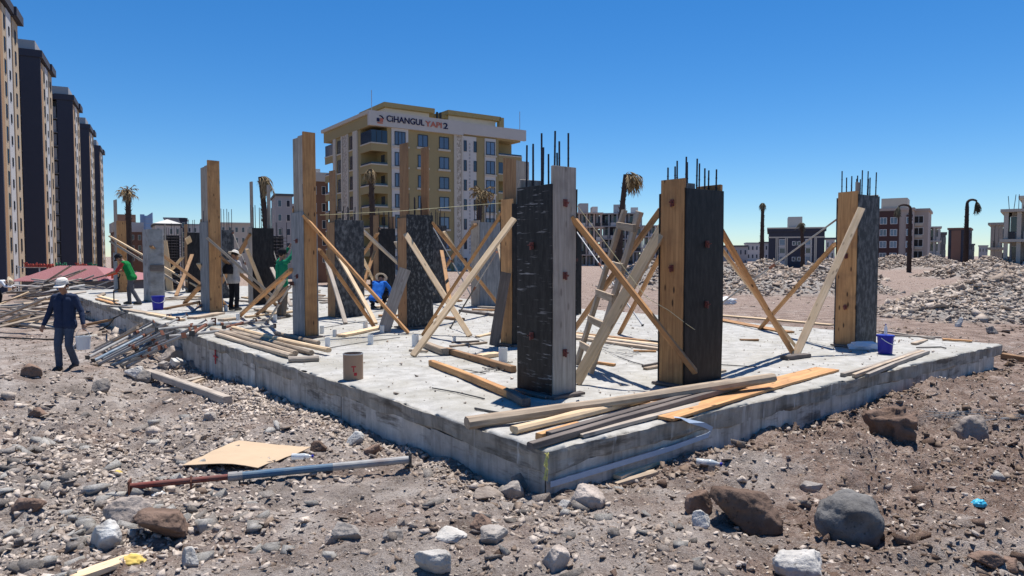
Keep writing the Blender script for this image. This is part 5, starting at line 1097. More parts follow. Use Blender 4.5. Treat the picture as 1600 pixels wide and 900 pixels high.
r, w, z = block('brown block with white top storeys behind the far left palm', 181, 224, 362, 200, 16, 15, BRR, 6, 4, WHR, cap=2.8); wallbox(r, 'roof_house', (1, 3, z + 2.82), (w * .8, 9, z + 5.2), BRR)
r, w, z = block('white block with pale tent roof at far left', 244, 283, 352, 190, 16, 12, WHR, 8, 4, DGR); m_ = MB(); m_.add([(-.4, -.4, z + .55), (w + .4, -.4, z + .55), (w + .4, 16.4, z + .55), (-.4, 16.4, z + .55), (w * .55, 6, z + 2.0)], [(0, 1, 4), (1, 2, 4), (2, 3, 4), (3, 0, 4), (3, 2, 1, 0)]); m_.build('tent_roof', WHR, r)
block('navy and grey block behind the open rebar cage', 258, 290, 342, 230, 16, -8, GRR, 5, 2, GRR, side_cols=1); block('dark navy block end wall behind rebar cage', 283, 293, 343, 215, 14, 0, NAV, 4, 1, NAV, side_cols=1)
block('low white block behind the small black form', 293, 345, 352, 240, 14, 0, WHR, 6, 6, GRR); block('pale block behind the backpack man', 345, 396, 350, 200, 14, 0, CRM, 7, 5, CRM, FRM if False else GLS)
for k, (px, pyt, w_) in enumerate(((224.5, 335, 3.4), (229.5, 337, 2.6), (235, 332, 5.6))):
    Y = 620; o = np.array([(px - 800) / FPX * Y, Y, 0]); root = empty('distant_tower', o, .4, ('left', 'middle', 'right')[k] + ' one of three slim blue towers far away', 'tower', 'slim far towers'); zt = zat(pyt, Y)
    mb = MB(); h = w_ / 2; mb.add([(-h, -h, -4), (h, -h, -4), (h, h, -4), (-h, h, -4), (-h, -h, zt - (4 if k == 2 else 0)), (h, -h, zt), (h, h, zt), (-h, h, zt - (4 if k == 2 else 0))], [(0, 3, 2, 1), (4, 5, 6, 7), (0, 1, 5, 4), (1, 2, 6, 5), (2, 3, 7, 6), (3, 0, 4, 7)]); mb.build('shaft', facade('far_blue_glass%d' % k, (0.20, 0.30, 0.46)), root)
    for j in range(8): MB().box((-h - .05, -h - .05, zt - 6 - j * 4), (h + .05, h + .05, zt - 5.7 - j * 4)).build('floor_line', GRR, root)
# construction frames and unfinished blocks on the right
def frame_block(label, px0, px1, pyt, Y, depth, rot, rows, bays, infill, z0=-2.0, group='unfinished blocks', slab_m=CNC, props_=True, roof_bits=True):
    A = math.radians(rot * .4) - math.atan(((px0 if px0 > 800 else px1) - 800) / FPX); x0 = (px0 - 800) / FPX * Y; o = np.array([x0, Y, 0.0]); xd = np.array([math.cos(A), math.sin(A), 0]); r = ray(px1, 400); nrm = np.array([-math.sin(A), math.cos(A), 0]); t = ((o - CAM) @ nrm) / (r @ nrm); Wd = float((CAM + r * t - o) @ xd); zt = zat(pyt, Y)
    root = empty('unfinished_block', o, A, label, 'building', group); fh = 3.0
    wallbox(root, 'inner_wall', (.6, 1.6, z0), (Wd - .6, depth, zt - .3), infill)
    for i in range(rows):
        z = zt - i * fh
        if z < -1.5: break
        wallbox(root, 'floor_slab', (-.3, -.3, z - .28), (Wd + .3, depth + .2, z), slab_m)
        for j in range(bays + 1):
            x = Wd * j / bays; wallbox(root, 'pillar', (x - .18 + (.2 if j == 0 else -.2 if j == bays else 0), 0, z - fh + .002), (x + .18 + (.2 if j == 0 else -.2 if j == bays else 0), .4, z - .282), slab_m)
            if j < bays:
                if (i * 3 + j * 5) % 4: wallbox(root, 'infill_wall', (x + .5, .9, z - fh + .004), (x + Wd / bays * .55, 1.2, z - .285), GRR if (i + j) % 2 else slab_m)
                window(root, FXs(x + Wd / bays * .72, z - 1.5, -1.595), max(.8, Wd / bays * .3), 1.7, FRW, GLS, 0)
                wallbox(root, 'balcony_rail', (x + .4, -.1, z - fh + .004), (x + Wd / bays - .3, 0.0, z - fh + .75), WHR if (i + j) % 3 else FRM)
        if i % 2 == 0 and depth > 5: wallbox(root, 'side_infill', (-.05, 1.2, z - fh + .01), (.2, depth - 1, z - .29), GRR)
    if roof_bits: wallbox(root, 'stair_house', (Wd * .3, 3, zt + .003), (Wd * .6, 7, zt + 2.2), GRR); wallbox(root, 'stair_house', (Wd * .72, 2, zt + .003), (Wd * .9, 6, zt + 1.4), WHR)
    return root, Wd, zt
frame_block('grey unfinished block with stacked balconies behind the nearest form', 893, 940, 332, 150, 14, 12, 8, 4, DGR, slab_m=BEI); frame_block('dark grey unfinished block behind the ladder', 938, 1003, 333, 165, 14, -6, 8, 5, NAV, slab_m=GRR); frame_block('lower dark block right of the ladder', 1003, 1034, 352, 190, 12, 0, 6, 3, DGR, slab_m=WHR, roof_bits=False)
block('far pale block seen under the crossing braces', 884, 916, 356, 175, 10, 0, WHR, 7, 4)
block('long low block far behind the left leaning brace', 1112, 1168, 386, 210, 12, 0, GRR, 3, 8, DGR); block('white far block left of the bare palm', 1166, 1192, 381, 260, 12, 10, WHR, 4, 4, GRR); block('small grey far block beside the bare palm', 1186, 1201, 380, 240, 12, 0, GRR, 4, 2, DGR)
r, w, z = block('dark navy block with white window strips between right forms', 1200, 1288, 362, 130, 16, 0, NAV, 0, 1, NAV, z0=-3); wallbox(r, 'white_coping', (-.3, -.3, z + .505), (w + .3, 16, z + .75), CRM); wallbox(r, 'white_line', (-.05, -.06, z - 1.2), (w + .05, -.002, z - .95), CRM); wallbox(r, 'roof_house', (w * .36, 4, z + .76), (w * .62, 10, z + 2.9), GRR)
for i in range(3):
    zz = z - 2.2 - i * 2.9
    window(r, FXs(w * .48, zz, .003), 1.0, .8, FRW, GLS, 0); window(r, FXs(w * .53, zz, .003), 1.0, .8, FRW, GLS, 0)
for xx in (.13, .16, .30, .33, .75, .82, .845): wallbox(r, 'white_strip', (w * xx, -.1, -3), (w * xx + .18, -.003, z - 1.21), CRM)
for i in range(6):
    for xx in (.25, .72): window(r, FXs(w * xx, z - 2.0 - i * 1.55, .003), 1.1, 1.1, FRW, GLS if i % 2 else GLB, 0); wallbox(r, 'spandrel', (w * xx - .6, -.07, z - 2.95 - i * 1.55), (w * xx + .6, -.002, z - 2.6 - i * 1.55), WHR)
block('small far block right of the navy block', 1289, 1304, 374, 200, 10, 0, WHR, 4, 2, DGR)
# maroon and beige block
r, w, z = block('maroon and beige block with cream roof house, right', 1366, 1425, 330, 140, 15, -14, BEI, 0, 1, BEI, z0=-3); wallbox(r, 'maroon_field', (w * .09, -.25, -3), (w * .64, -.003, z - .1), MAR); wallbox(r, 'maroon_field', (w * .83, -.2, -3), (w * .995, -.003, z - .9), MAR); wallbox(r, 'roof_house', (w * .12, 2, z + .51), (w * .82, 9, z + 2.6), CRM)
for i in range(5):
    for xx in (.22, .50): window(r, FXs(w * xx, z - 2.0 - i * 2.35, .255), 1.25, 1.35, FRW, GLB, 1)
    window(r, FXs(w * .91, z - 2.0 - i * 2.35, .205), 1.1, 1.35, FRW, GLB, 0)
r, w, z = block('beige wing of the maroon block with open balconies', 1425.5, 1449, 330, 141, 14, -8, BEI, 0, 1, BEI, z0=-3)
for i in range(5): window(r, FXs(w * .35, z - 1.7 - i * 2.35, .003), 1.7, 1.5, FRW, DKI, 1); wallbox(r, 'balcony', (w * .1, -.5, z - 3.0 - i * 2.35), (w * .62, -.003, z - 2.45 - i * 2.35), CRM)
frame_block('white unfinished block right of the maroon block', 1449, 1468, 354, 150, 10, 0, 5, 2, WHR, slab_m=WHR, roof_bits=False); block('small dark block right of the white unfinished one', 1466, 1477, 366, 170, 10, 0, DGR, 4, 2)
r, w, z = block('dark brown navy block behind the bent palm', 1480, 1514, 359, 190, 12, -10, NAV, 7, 6, BRR, wfr=FRM, win=(0.4, 0.3)); wallbox(r, 'brown_field', (w * .15, -.15, z - 9), (w * .6, -.003, z - .2), BRR)
block('short far block at the right horizon', 1514, 1522, 383, 250, 10, 0, DGR, 2, 2); block('second short far block at right horizon', 1528, 1543, 385, 300, 10, 0, GRR, 2, 3)
frame_block('open concrete frame at the far right, smaller one', 1546, 1566, 348, 85, 10, -5, 4, 2, CNC, roof_bits=False)
r, w, z = frame_block('large concrete shell at the right image edge', 1566, 1640, 327, 70, 12, -5, 3, 3, CNC, roof_bits=False)
frame_block('upper storeys of the concrete shell at right edge', 1593, 1660, 306, 76, 10, -5, 4, 3, CNC, roof_bits=True)
mb = MB()
for k in range(14): x = 0.4 + k * .38; mb.tube([(x, .3, z), (x + random.uniform(-.15, .15), .3, z + random.uniform(.5, 1.6))], .03, 5)
mb.build('starter_bars', REB, r)
# ------------------------------------------------------------------ red roofed hall and its sign
def hall():
    Y = 50.0; root = empty('low_hall', (0, Y, 0), 0, 'low hall with pink red metal roof at far left', 'building'); X = lambda px, y=Y: (px - 800) / FPX * y
    ze = zat(440, Y); zr_ = zat(416, Y + 5); x0, x1, xa, xb = X(16), X(172), X(92, Y + 5), X(150, Y + 5)
    V = [(x0, 0, ze), (x1, 0, ze), (x1, 10, ze), (x0, 10, ze), (xa, 5, zr_), (xb, 5, zr_)]; MB().add(V, [(0, 1, 5, 4), (1, 2, 5), (2, 3, 4, 5), (3, 0, 4), (3, 2, 1, 0)]).build('roof', ROOFR, root)
    n = 46
    for k in range(n):
        s = (k + .5) / n; xb_ = x0 + (x1 - x0) * s; f = min(1, max(0, (xb_ - x0) / (xa - x0))) if xb_ < xa else (1 if xb_ < xb else max(0, (x1 - xb_) / (x1 - xb)))
        MB().tube([(xb_, -.02, ze + .03), (xb_, 5 * f, ze + (zr_ - ze) * f + .03)], .035, 4).build('seam', ROOFR, root)
    MB().box((x0 + .5, .4, -4), (x1 - .5, 9.6, ze - .01)).build('wall', DGR, root)
    Ys = 62.0; sg = empty('roof_sign', (0, Ys, 0), 0, 'red and green lettering sign standing behind the red roof', 'sign'); z = zat(417, Ys)
    RL = facade('red_sign', (0.40, 0.07, 0.05)); GL = facade('green_sign', (0.02, 0.13, 0.07))
    def word(txt, px0, px1, m, size):
        cu = bpy.data.curves.new('sign_word', 'FONT'); cu.body = txt; cu.size = size; cu.extrude = .06; cu.offset = .02; t = bpy.data.objects.new('tmp', cu); COL.objects.link(t); bpy.context.view_layer.update(); me = bpy.data.meshes.new_from_object(t.evaluated_get(bpy.context.evaluated_depsgraph_get())); bpy.data.objects.remove(t)
        co = np.array([v.co[:] for v in me.vertices]); s = (X(px1, Ys) - X(px0, Ys)) / (co[:, 0].max() - co[:, 0].min()); me.materials.clear(); me.materials.append(m); link('lettering', me, None, sg, Matrix.Translation((X(px0, Ys), 0, z)) @ Matrix.Rotation(math.pi / 2, 4, 'X') @ Matrix.Diagonal((s, 1, 1, 1)))
    word('Tasarimoqqu', 37, 84, RL, .55); word('Hali', 87, 104, GL, .55); word('Tarim', 118, 136, RL, .5); word('Tur', 138, 152, GL, .5)
    for px in (28, 60, 98, 127, 162): MB().tube([(X(px, Ys), .15, -4), (X(px, Ys), .15, z + .1)], .05, 6).build('post', STL, sg)
    MB().tube([(X(24, Ys), .15, z - .05), (X(165, Ys), .15, z - .05)], .04, 6).build('rail', STL, sg)
hall()

# ================================================================== dead palms
PTR = plain('palm_trunk', (0.055, 0.038, 0.032), 0.95, 0, 0.15, 0.4, 5); PFR = plain('dead_fronds', (0.30, 0.215, 0.115), 0.9, 0, 0.15, 0.35, 3); PFD = plain('dark_dead_fronds', (0.13, 0.115, 0.075), 0.9, 0, 0.15, 0.35, 3)
def palm(label, px, pyt, Y, spread=0.9, droop=1.0, bend=None, m=PFR, r0=0.2, z0=-1.0, lean=0.0, nf=90, blow=False):
    x = (px - 800) / FPX * Y; zt = zat(pyt, Y); root = empty('dead_palm', (x, Y, z0), 0, label, 'palm', 'dead palms'); H_ = zt - z0 - (0.45 if bend is None else 0.0)
    rs = random.Random(int(px)); pts = []; rad = []
    for k in range(11): s = k / 10; pts.append(np.array([lean * s * s, 0, H_ * s])); rad.append(r0 * (1.15 - .45 * s))
    if bend:
        top = pts[-1].copy(); pts = pts[:-1]; rad = rad[:-1]
        for a in np.linspace(0, 2.5, 7): pts.append(top + np.array([bend * (1 - math.cos(a)) * .45, 0, -.45 + .45 * math.sin(a)])); rad.append(r0 * .6 * (1 - a * .12))
    mb = MB(); mb.tube(pts, rad, 9)
    for k in range(150):       # old leaf bases
        s = rs.uniform(.08, .97) if not bend else rs.uniform(.08, .9); a = rs.uniform(0, 6.28); c = np.array([lean * s * s, 0, H_ * s]); rr = r0 * (1.15 - .45 * s); d = np.array([math.cos(a), math.sin(a), 0]); t_ = np.array([-d[1], d[0], 0]); l = rs.uniform(.07, .17)
        b = c + d * rr * .85; mb.add([b - t_ * .06, b + t_ * .06, b + d * l + np.array([0, 0, l * 1.2]), b + np.array([0, 0, -.1])], [(0, 1, 2), (0, 2, 3), (1, 3, 2)])
    mb.build('trunk', PTR, root)
    c = pts[-1]; fb = MB()
    for k in range(nf):
        a = rs.gauss(0.0, 0.9) if blow else rs.uniform(0, 6.28); el = rs.uniform(-1.4, 0.9 if not blow else 0.7) if bend is None else rs.uniform(-1.5, -.4); L = rs.choice((.45, .7, 1.0, 1.25)) * rs.uniform(.8, 1.1) * spread
        if bend: a = rs.gauss(0 if bend > 0 else math.pi, .9)
        d = np.array([math.cos(a) * math.cos(el), math.sin(a) * math.cos(el), math.sin(el)]); p = c.copy(); n = 7; sd_ = np.array([-math.sin(a), math.cos(a), 0])
        for q in range(n):
            d = d + np.array([.10 if blow else 0, 0, -.34 * droop]) + np.array([rs.gauss(0, .12), rs.gauss(0, .12), rs.gauss(0, .12)]); d /= np.linalg.norm(d); p2 = p + d * L / n; w = .035
            fb.add([p - sd_ * w, p + sd_ * w, p2 + sd_ * w * .8, p2 - sd_ * w * .8], [(0, 1, 2, 3)])
            if q > 1:
                for sg_ in (-1, 1):
                    e = sd_ * sg_ * rs.uniform(.03, .22) + d * rs.uniform(0, .25) + np.array([0, 0, -rs.uniform(.05, .3)]); fb.add([p, p2, p2 + e], [(0, 1, 2)])
            p = p2
    fb.build('crown', m, root)
palm('dead palm with round tan crown at far left', 203, 290, 52, 0.62, 0.35, r0=.24, z0=-3.0); palm('dead palm with crown blown right, left of tallest form', 421, 266, 47, 1.1, 1.1, m=PFR, lean=-.5, r0=.22, z0=-2.0, blow=True); palm('dead palm with drooping tan crown before the apartment block', 584, 254, 46, 0.75, 1.7, lean=-.15, r0=.22)
palm('bare dead palm half hidden right of the apartment block centre', 745, 290, 48, 0.8, 0.5, lean=.3, r0=.22, m=PFR); palm('tall dead palm behind the ladder', 966, 262, 46, 1.15, 0.9, m=PFR, lean=.45, r0=.22, blow=True); palm('bent dead palm just right of black plywood form', 1123, 304, 75, 1.0, 1, bend=-1.4, m=PFD, r0=.24, nf=30)
palm('straight dead palm with thin crown between right forms', 1190, 312, 92, 0.75, 1.2, m=PFD, r0=.28); palm('dead palm in front of the navy block', 1254, 344, 105, 1.0, 0.9, m=PFD, lean=-.3, r0=.3); palm('bent dead palm in front of the maroon block', 1420, 320, 88, 1.05, 1, bend=-1.8, m=PFD, r0=.26); palm('bent dead palm with crown hanging right', 1508, 312, 84, 1.1, 1, bend=1.4, m=PFD, r0=.28)
# ================================================================== people
SKIN = plain('skin', (0.30, 0.165, 0.11), 0.6, 0, 0.05, 0.08); HAIR = plain('black_hair', (0.015, 0.012, 0.011), 0.7)
def cloth(n, c): return plain(n, c, 0.92, 0, 0.0, 0.22, 9, 0.5, 0.1)
NAVY = cloth('navy_pullover', (0.028, 0.04, 0.078)); JEAN = cloth('blue_jeans', (0.07, 0.088, 0.125)); BOOT = plain('dusty_shoes', (0.06, 0.055, 0.05), 0.8); GRN = cloth('green_shirt', (0.015, 0.19, 0.10)); GREYT = cloth('grey_trousers', (0.095, 0.095, 0.105)); BLKT = cloth('black_trousers', (0.02, 0.02, 0.024)); PALS = cloth('pale_grey_shirt', (0.42, 0.40, 0.39)); BLSH = cloth('royal_blue_shirt', (0.02, 0.13, 0.50)); RED = cloth('red_sleeves', (0.36, 0.05, 0.05)); WHSH = cloth('white_shirt', (0.62, 0.64, 0.68)); CAPW = cloth('cream_cap', (0.70, 0.66, 0.60)); STRW = cloth('straw', (0.66, 0.55, 0.40)); KHK = cloth('khaki_trousers', (0.17, 0.14, 0.11)); VSTG = cloth('green_vest', (0.01, 0.17, 0.045)); ORT = plain('orange_tool', (0.62, 0.09, 0.04), 0.4)
def capsule(p0, p1, r0, r1, n=10):
    p0 = np.asarray(p0, float); p1 = np.asarray(p1, float); d = p1 - p0; L = np.linalg.norm(d); d = d / L if L > 1e-6 else np.array([0, 0, 1.0])
    pts = []; rad = []
    for k in range(4): a = math.pi / 2 * k / 4 + 0.12; pts.append(p0 - d * r0 * math.cos(a)); rad.append(r0 * math.sin(a))
    pts.append(p0); rad.append(r0); pts.append(p1); rad.append(r1)
    for k in range(3, -1, -1): a = math.pi / 2 * k / 4 + 0.12; pts.append(p1 + d * r1 * math.cos(a)); rad.append(r1 * math.sin(a))
    a_ = np.cross(d, [0, 0, 1.0]); a_ = np.cross(d, [1.0, 0, 0]) if np.linalg.norm(a_) < .2 else a_; a_ /= np.linalg.norm(a_); b_ = np.cross(d, a_)
    V = [p + r * (math.cos(2 * math.pi * k / n) * a_ + math.sin(2 * math.pi * k / n) * b_) for p, r in zip(pts, rad) for k in range(n)]
    F = [(i * n + k, i * n + (k + 1) % n, (i + 1) * n + (k + 1) % n, (i + 1) * n + k) for i in range(len(pts) - 1) for k in range(n)] + [tuple(range(n - 1, -1, -1)), tuple((len(pts) - 1) * n + k for k in range(n))]
    return V, F
def person(label, loc, rz, J, mats, voxel=0.0105, sleeve=True, scale=1.0):
    """J: joints in metres, facing -Y. mats: skin, shirt, trousers, shoes, sleeve/upper accent"""
    D = dict(pel=(0, 0, .95), che=(0, 0, 1.27), nek=(0, .01, 1.46), hed=(0, -.02, 1.62), hipR=(-.085, 0, .90), hipL=(.085, 0, .90), kneR=(-.1, -.03, .49), kneL=(.1, -.03, .49), ankR=(-.11, .02, .09), ankL=(.11, .02, .09), shR=(-.18, .01, 1.41), shL=(.18, .01, 1.41), elR=(-.26, .03, 1.13), elL=(.26, .03, 1.13), wrR=(-.28, -.05, .9), wrL=(.28, -.05, .9), look=(0, -1, 0), grip=0)
    D.update(J); v = {k: np.array(q, float) for k, q in D.items() if k != 'grip'}; S = []
    def seg(a, b, r0, r1, m): S.append((np.asarray(a, float), np.asarray(b, float), r0, r1, m))
    sx = (v['shL'] - v['shR']); sx /= np.linalg.norm(sx)
    up = v['che'] - v['pel']; up /= np.linalg.norm(up); fw = np.cross(sx, up); fw = -fw if fw[1] > 0 and v['look'][1] <= 0 else fw
    for s in (-1, 1):
        seg(v['pel'] + sx * .075 * s, v['che'] + sx * .085 * s - up * .12, .112, .110, 1); seg(v['che'] + sx * .085 * s - up * .12, v['che'] + sx * .09 * s + up * .05, .110, .112, 1); seg(v['che'] + sx * .1 * s + up * .03, (v['shR'] if s < 0 else v['shL']) * .55 + v['nek'] * .45, .105, .062, 1)
        seg(v['pel'] + sx * .085 * s - up * .03, v['pel'] + sx * .085 * s - up * .07, .118, .122, 1)
        seg(v['pel'] + sx * .08 * s - up * .06, v['pel'] + sx * .085 * s - up * .1, .104, .1, 2)
    seg(v['shR'], v['nek'] * .8 + v['che'] * .2, .066, .07, 1); seg(v['shL'], v['nek'] * .8 + v['che'] * .2, .066, .07, 1)
    seg(v['nek'], v['hed'] - (v['hed'] - v['nek']) * .45, .056, .053, 0)
    lk = v['look'] / np.linalg.norm(v['look']); hu = v['hed'] - v['nek']; hu /= np.linalg.norm(hu); lk = lk - hu * (lk @ hu) * .8; lk /= np.linalg.norm(lk); hs_ = np.cross(lk, hu); hs_ /= np.linalg.norm(hs_); h = v['hed']
    seg(h - lk * .03 + hu * .035, h + lk * .025 + hu * .035, .086, .08, 0); seg(h + lk * .03 + hu * .02, h + lk * .05 - hu * .075, .066, .042, 0); seg(h + hs_ * .03 + lk * .03 - hu * .05, h - hs_ * .03 + lk * .03 - hu * .05, .045, .045, 0)
    seg(h + lk * .088 + hu * .015, h + lk * .112 - hu * .022, .012, .017, 0); seg(h + hs_ * .035 + lk * .082 + hu * .028, h - hs_ * .035 + lk * .082 + hu * .028, .014, .014, 0); seg(h + hs_ * .022 + lk * .082 - hu * .055, h - hs_ * .022 + lk * .082 - hu * .055, .011, .011, 0)
    for s in (-1, 1): seg(h + hs_ * .086 * s + hu * .018, h + hs_ * .09 * s - lk * .008 - hu * .02, .019, .013, 0)
    for sd_ in ('R', 'L'):
        hip, kn, an = v['hip' + sd_], v['kne' + sd_], v['ank' + sd_]; seg(hip, kn, .098, .068, 2); m_ = kn * .6 + an * .4; seg(kn, m_, .068, .066, 2); seg(m_, an + (kn - an) * .06, .066, .062, 2)
        t = an + v.get('toe' + sd_, np.array([0, -.16, 0])); t[2] = an[2] - .045; seg(an + np.array([0, .03, -.045]), t, .046, .040, 3); seg(an, an + np.array([0, .02, -.04]), .05, .045, 3); seg((an + t) / 2, t, .045, .043, 3)
        sh, el, wr = v['sh' + sd_], v['el' + sd_], v['wr' + sd_]; seg(sh, el, .066, .052, 4); seg(el, wr, .05 if sleeve else .043, .04 if sleeve else .03, 4 if sleeve else 0); d = wr - el; d /= np.linalg.norm(d)
        side = np.cross(d, [0, 1.0, 0.2]); side /= np.linalg.norm(side); inn = np.cross(side, d); seg(wr, wr + d * .03, .027, .028, 0)
        palm_ = wr + d * .05; 
        for q in (-1, 0, 1): seg(palm_ + side * .018 * q - d * .02, palm_ + side * .024 * q + d * .04, .017, .015, 0)
        for q, L in ((-1.5, .055), (-.5, .07), (.5, .075), (1.5, .068)):
            b = palm_ + side * .0195 * q + d * .045; curl = inn * (.4 if D['grip'] == 0 else .9); f1 = b + (d + curl * .5) / np.linalg.norm(d + curl * .5) * L * .5; f2 = f1 + (d * .6 + curl * 1.6) / np.linalg.norm(d * .6 + curl * 1.6) * L * .5; seg(b, f1, .0098, .009, 0); seg(f1, f2, .009, .008, 0)
        tb = palm_ + side * .03 - d * .01; t1 = tb + (side * .8 + d * .7 + inn * .3) * .028; seg(tb, t1, .012, .0105, 0); seg(t1, t1 + (d + inn * .5) * .026, .0105, .009, 0)
    Vs = []; Fs = []
    for (a, b, r0, r1, m) in S:
        V, F = capsule(a, b, r0, r1); o = len(Vs); Vs += V; Fs += [tuple(i + o for i in f) for f in F]
    tmp = bpy.data.objects.new('tmp', mesh('tmp', Vs, Fs)); COL.objects.link(tmp); md = tmp.modifiers.new('r', 'REMESH'); md.mode = 'VOXEL'; md.voxel_size = voxel; sm_ = tmp.modifiers.new('s', 'SMOOTH'); sm_.factor = .5; sm_.iterations = 2
    bpy.context.view_layer.update(); me = bpy.data.meshes.new_from_object(tmp.evaluated_get(bpy.context.evaluated_depsgraph_get())); bpy.data.objects.remove(tmp); me.name = 'person'
    n = len(me.polygons); c = np.zeros(n * 3); me.polygons.foreach_get('center', c); c = c.reshape(-1, 3); best = np.full(n, 9e9); mi = np.zeros(n, np.int32)
    for (a, b, r0, r1, m) in S:
        ab = b - a; t = np.clip(((c - a) @ ab) / (ab @ ab + 1e-9), 0, 1); dd = np.linalg.norm(c - (a + t[:, None] * ab), axis=1) - (r0 + (r1 - r0) * t); k = dd < best; best[k] = dd[k]; mi[k] = m
    # loose folds in the cloth
    nv = len(me.vertices); co = np.zeros(nv * 3); me.vertices.foreach_get('co', co); co = co.reshape(-1, 3); fold = noise3(co * [1, 1, .55], 16, 1.0) * .010 + noise3(co, 33, 4.0) * .004
    nn = np.zeros(nv * 3); me.vertices.foreach_get('normal', nn); nn = nn.reshape(-1, 3); vm = np.zeros(nv); lt = np.zeros(len(me.loops), np.int32); me.loops.foreach_get('vertex_index', lt); ls = np.zeros(n, np.int32); me.polygons.foreach_get('loop_total', ls); vm[lt] = np.repeat(np.isin(mi, (1, 2, 4)), ls)
    co = co + nn * (fold * vm)[:, None]; me.vertices.foreach_set('co', co.ravel())
    me.materials.clear()
    for m in mats: me.materials.append(m)
    me.polygons.foreach_set('material_index', mi); me.polygons.foreach_set('use_smooth', np.ones(n, bool)); me.update()
    root = link('person', me, None); root.location = tuple(loc); root.rotation_euler = (0, 0, rz); root.scale = (scale,) * 3; tag(root, label, 'person')
    # hair
    M = mtx(hs_, lk, hu, h); hb = bmesh.new(); bmesh.ops.create_icosphere(hb, subdivisions=3, radius=1.0); V = [tuple(M @ Vector((p.co.x * .094, p.co.y * .108 - .012, p.co.z * .088 + .042))) for p in hb.verts]; keep = [f for f in hb.faces if f.calc_center_median().z > (-.35 if f.calc_center_median().y > -.1 else -1.1) and not (f.calc_center_median().y > .45 and f.calc_center_median().z < .45)]; F = [tuple(q.index for q in f.verts) for f in keep]; link('hair', mesh('hair', V, F, True), HAIR, root); hb.free()
    return root, M
def cap_on(root, M, m, brim='front', name='cap'):
    mb = MB(); prof = [(.101, -.0), (.103, .035), (.096, .075), (.07, .105), (.03, .118), (.0, .12)]
    if brim == 'all': prof = [(.19, -.012), (.185, -.002), (.105, .008)] + prof[1:]
    V = MB().lathe(prof, 18); mb.add([tuple(M @ Vector((x, y * 1.1 - .008, z + .062))) for (x, y, z) in V.V], V.F)
    if brim == 'front':
        n = 9; a_ = [(.1 * math.sin(t), .1 * math.cos(t) * 1.1, .066) for t in np.linspace(-1.15, 1.15, n)]; b_ = [(.115 * math.sin(t * .85), .1 + .09 * math.cos(t * .95), .055 - .012 * abs(t)) for t in np.linspace(-1.15, 1.15, n)]
        Vv = [tuple(M @ Vector(p)) for p in a_ + b_] + [tuple(M @ Vector((p[0], p[1], p[2] - .008))) for p in a_ + b_]; F = [(i, i + 1, n + i + 1, n + i) for i in range(n - 1)] + [(2 * n + i + 1, 2 * n + i, 3 * n + i, 3 * n + i + 1) for i in range(n - 1)] + [(n + i, n + i + 1, 3 * n + i + 1, 3 * n + i) for i in range(n - 1)]; mb.add(Vv, F)
    mb.build(name, m, root, smooth=False)
# walking man with bucket
pw = Gt(104, 577) - np.array([0, 0, .025]); r_, M_ = person('man in navy pullover, jeans and cream cap walking with a white bucket', pw, 0.05, dict(kneR=(-.09, -.10, .49), ankR=(-.10, -.05, .09), kneL=(.09, -.06, .49), ankL=(.085, .16, .105), elR=(-.30, .03, 1.13), wrR=(-.355, -.07, .90), elL=(.295, .02, 1.13), wrL=(.365, -.06, .91), look=(.02, -1, -.12), hed=(0, -.04, 1.61), grip=1), (SKIN, NAVY, JEAN, BOOT, NAVY), 0.0095, scale=1.02); cap_on(r_, M_, CAPW)
hand = pw + np.array([.385, -.085, .815 * 1.02]); wb = empty('white_bucket', hand + np.array([0.01, 0, -.40]), 0, 'small white bucket in the hand of the walking man', 'bucket')
MB().lathe([(0, 0), (.115, 0), (.132, .24), (.138, .24), (.138, .255), (.126, .255), (.11, .015), (0, .015)], 18).build('body', WHT, wb); MB().tube([(.135 * math.cos(a), 0, .23 + .17 * math.sin(a)) for a in np.linspace(0, math.pi, 11)], .005, 6).build('handle', STL, wb)
# worker in vest
pv = G(206, 476); r_, M_ = person('worker in green vest with red shoulders holding a power tool', pv, -H90 + .15, dict(che=(0, -.12, 1.25), nek=(0, -.22, 1.41), hed=(0, -.33, 1.52), shR=(-.18, -.18, 1.37), shL=(.18, -.18, 1.37), elR=(-.23, -.32, 1.13), wrR=(-.1, -.55, 1.06), elL=(.24, -.34, 1.12), wrL=(.08, -.68, 1.0), ankR=(-.1, -.1, .09), kneR=(-.1, -.12, .5), ankL=(.11, .28, .09), kneL=(.11, .06, .49), look=(0, -1, -.5), grip=1), (SKIN, VSTG, GREYT, BOOT, RED), .011, False); cap_on(r_, M_, BLKT)
Mv = Matrix.Translation(pv) @ Matrix.Rotation(-H90 + .15, 4, 'Z'); tl = empty('power_tool', Mv @ Vector((0, -.62, 1.0)), -H90 + .15, 'orange power tool held by the worker in green vest', 'tool')
mb = MB(); mb.tube([(0, .2, .05), (0, .1, .04), (0, -.1, -.02)], [.05, .065, .055], 10); mb.box((-.03, .02, -.14), (.03, .07, .0)); mb.build('body', ORT, tl); MB().tube([(0, -.1, -.02), (0, -.55, -.14)], .022, 8).build('drill_bit', SDK, tl); mb = MB(); mb.tube([(0, .2, .05), (0, .28, .0), (0, .25, -.12)], .02, 8); mb.build('handle', BLP, tl)
t0 = np.array(Mv @ Vector((0, -.4, .92))); g1 = G(178, 470, .03); g2 = G(190, 483, .02); g3 = G(200, 487, .02); g4 = G(178, 497, .02)
tag(MB().tube([t0, t0 + [0.02, 0, -.4], g1 + [0, 0, .35], g1, g2, g3, g4, Gt(170, 508, .25), Gt(150, 520, .03)], .022, 8).build('black_hose', BLP, smooth=True), 'black hose hanging from the power tool over slab edge', 'hose')
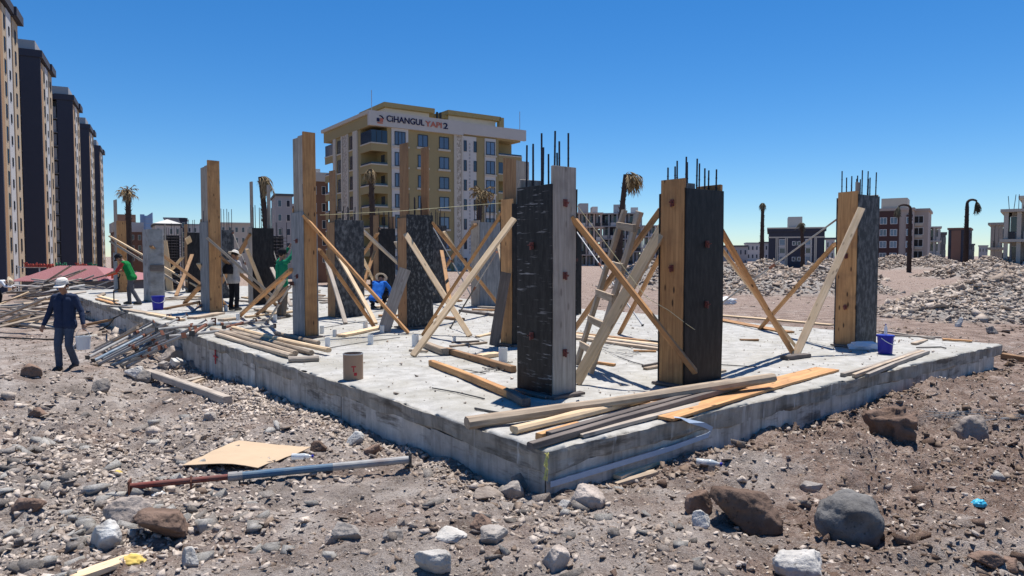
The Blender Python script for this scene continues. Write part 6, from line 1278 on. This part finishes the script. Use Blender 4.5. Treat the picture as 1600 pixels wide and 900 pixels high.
# man with backpack
pb_ = G(366, 485); r_, M_ = person('man in pale shirt and white cap with black backpack, seen from behind', pb_, math.pi - .35, dict(kneR=(-.1, -.02, .49), elR=(-.25, -.06, 1.14), wrR=(-.1, -.28, 1.12), elL=(.25, -.06, 1.14), wrL=(.1, -.28, 1.1), look=(.1, -1, -.5), hed=(0, -.05, 1.6)), (SKIN, PALS, BLKT, BOOT, PALS), .011); cap_on(r_, M_, CAPW, 'all', 'sun_hat')
crumple('backpack', 'black backpack on the man in pale shirt', 'backpack', np.array(Matrix.Translation(pb_) @ Matrix.Rotation(math.pi - .35, 4, 'Z') @ Vector((.05, .19, 1.08))), .13, .085, .2, BLKT, 21)
# man in green
pg = G(441, 496); r_, M_ = person('man in green shirt with raised arms beside the tallest form', pg, math.pi - .7, dict(elR=(-.24, -.16, 1.6), wrR=(-.14, -.26, 1.83), elL=(.24, -.18, 1.58), wrL=(.12, -.28, 1.8), shR=(-.18, -.02, 1.44), shL=(.18, -.02, 1.44), look=(0, -1, .3)), (SKIN, GRN, KHK, BOOT, GRN), .011); cap_on(r_, M_, BLKT)
# crouching man in blue
pc_ = G(589, 483); r_, M_ = person('man in royal blue shirt and straw hat crouching on the slab', pc_, math.pi - .25, dict(pel=(0, .08, .36), che=(0, -.14, .66), nek=(0, -.28, .80), hed=(.03, -.38, .90), hipR=(-.09, .06, .34), hipL=(.09, .06, .34), kneR=(-.2, -.28, .48), kneL=(.2, -.28, .46), ankR=(-.16, -.02, .09), ankL=(.16, -.02, .09), shR=(-.18, -.2, .78), shL=(.18, -.2, .78), elR=(-.26, -.38, .6), elL=(.26, -.4, .6), wrR=(-.12, -.52, .42), wrL=(.12, -.54, .40), look=(0, -1, -.6)), (SKIN, BLSH, BLKT, BOOT, BLSH), .011); cap_on(r_, M_, STRW, 'all', 'straw_hat')
# stooping man at the left edge
pl_ = Gt(-2, 478); r_, M_ = person('stooping man in white shirt at the left image edge', pl_, H90 + .1, dict(pel=(0, .1, .85), che=(0, -.15, 1.05), nek=(0, -.33, 1.12), hed=(0, -.46, 1.12), hipR=(-.085, .1, .8), hipL=(.085, .1, .8), kneR=(-.1, -.05, .46), kneL=(.1, -.05, .46), shR=(-.18, -.26, 1.1), shL=(.18, -.26, 1.1), elR=(-.22, -.42, .9), elL=(.22, -.42, .9), wrR=(-.1, -.62, .85), wrL=(.1, -.64, .85), look=(0, -.7, -.8)), (SKIN, WHSH, BLKT, BOOT, WHSH), .012); cap_on(r_, M_, STRW, 'all', 'straw_hat')
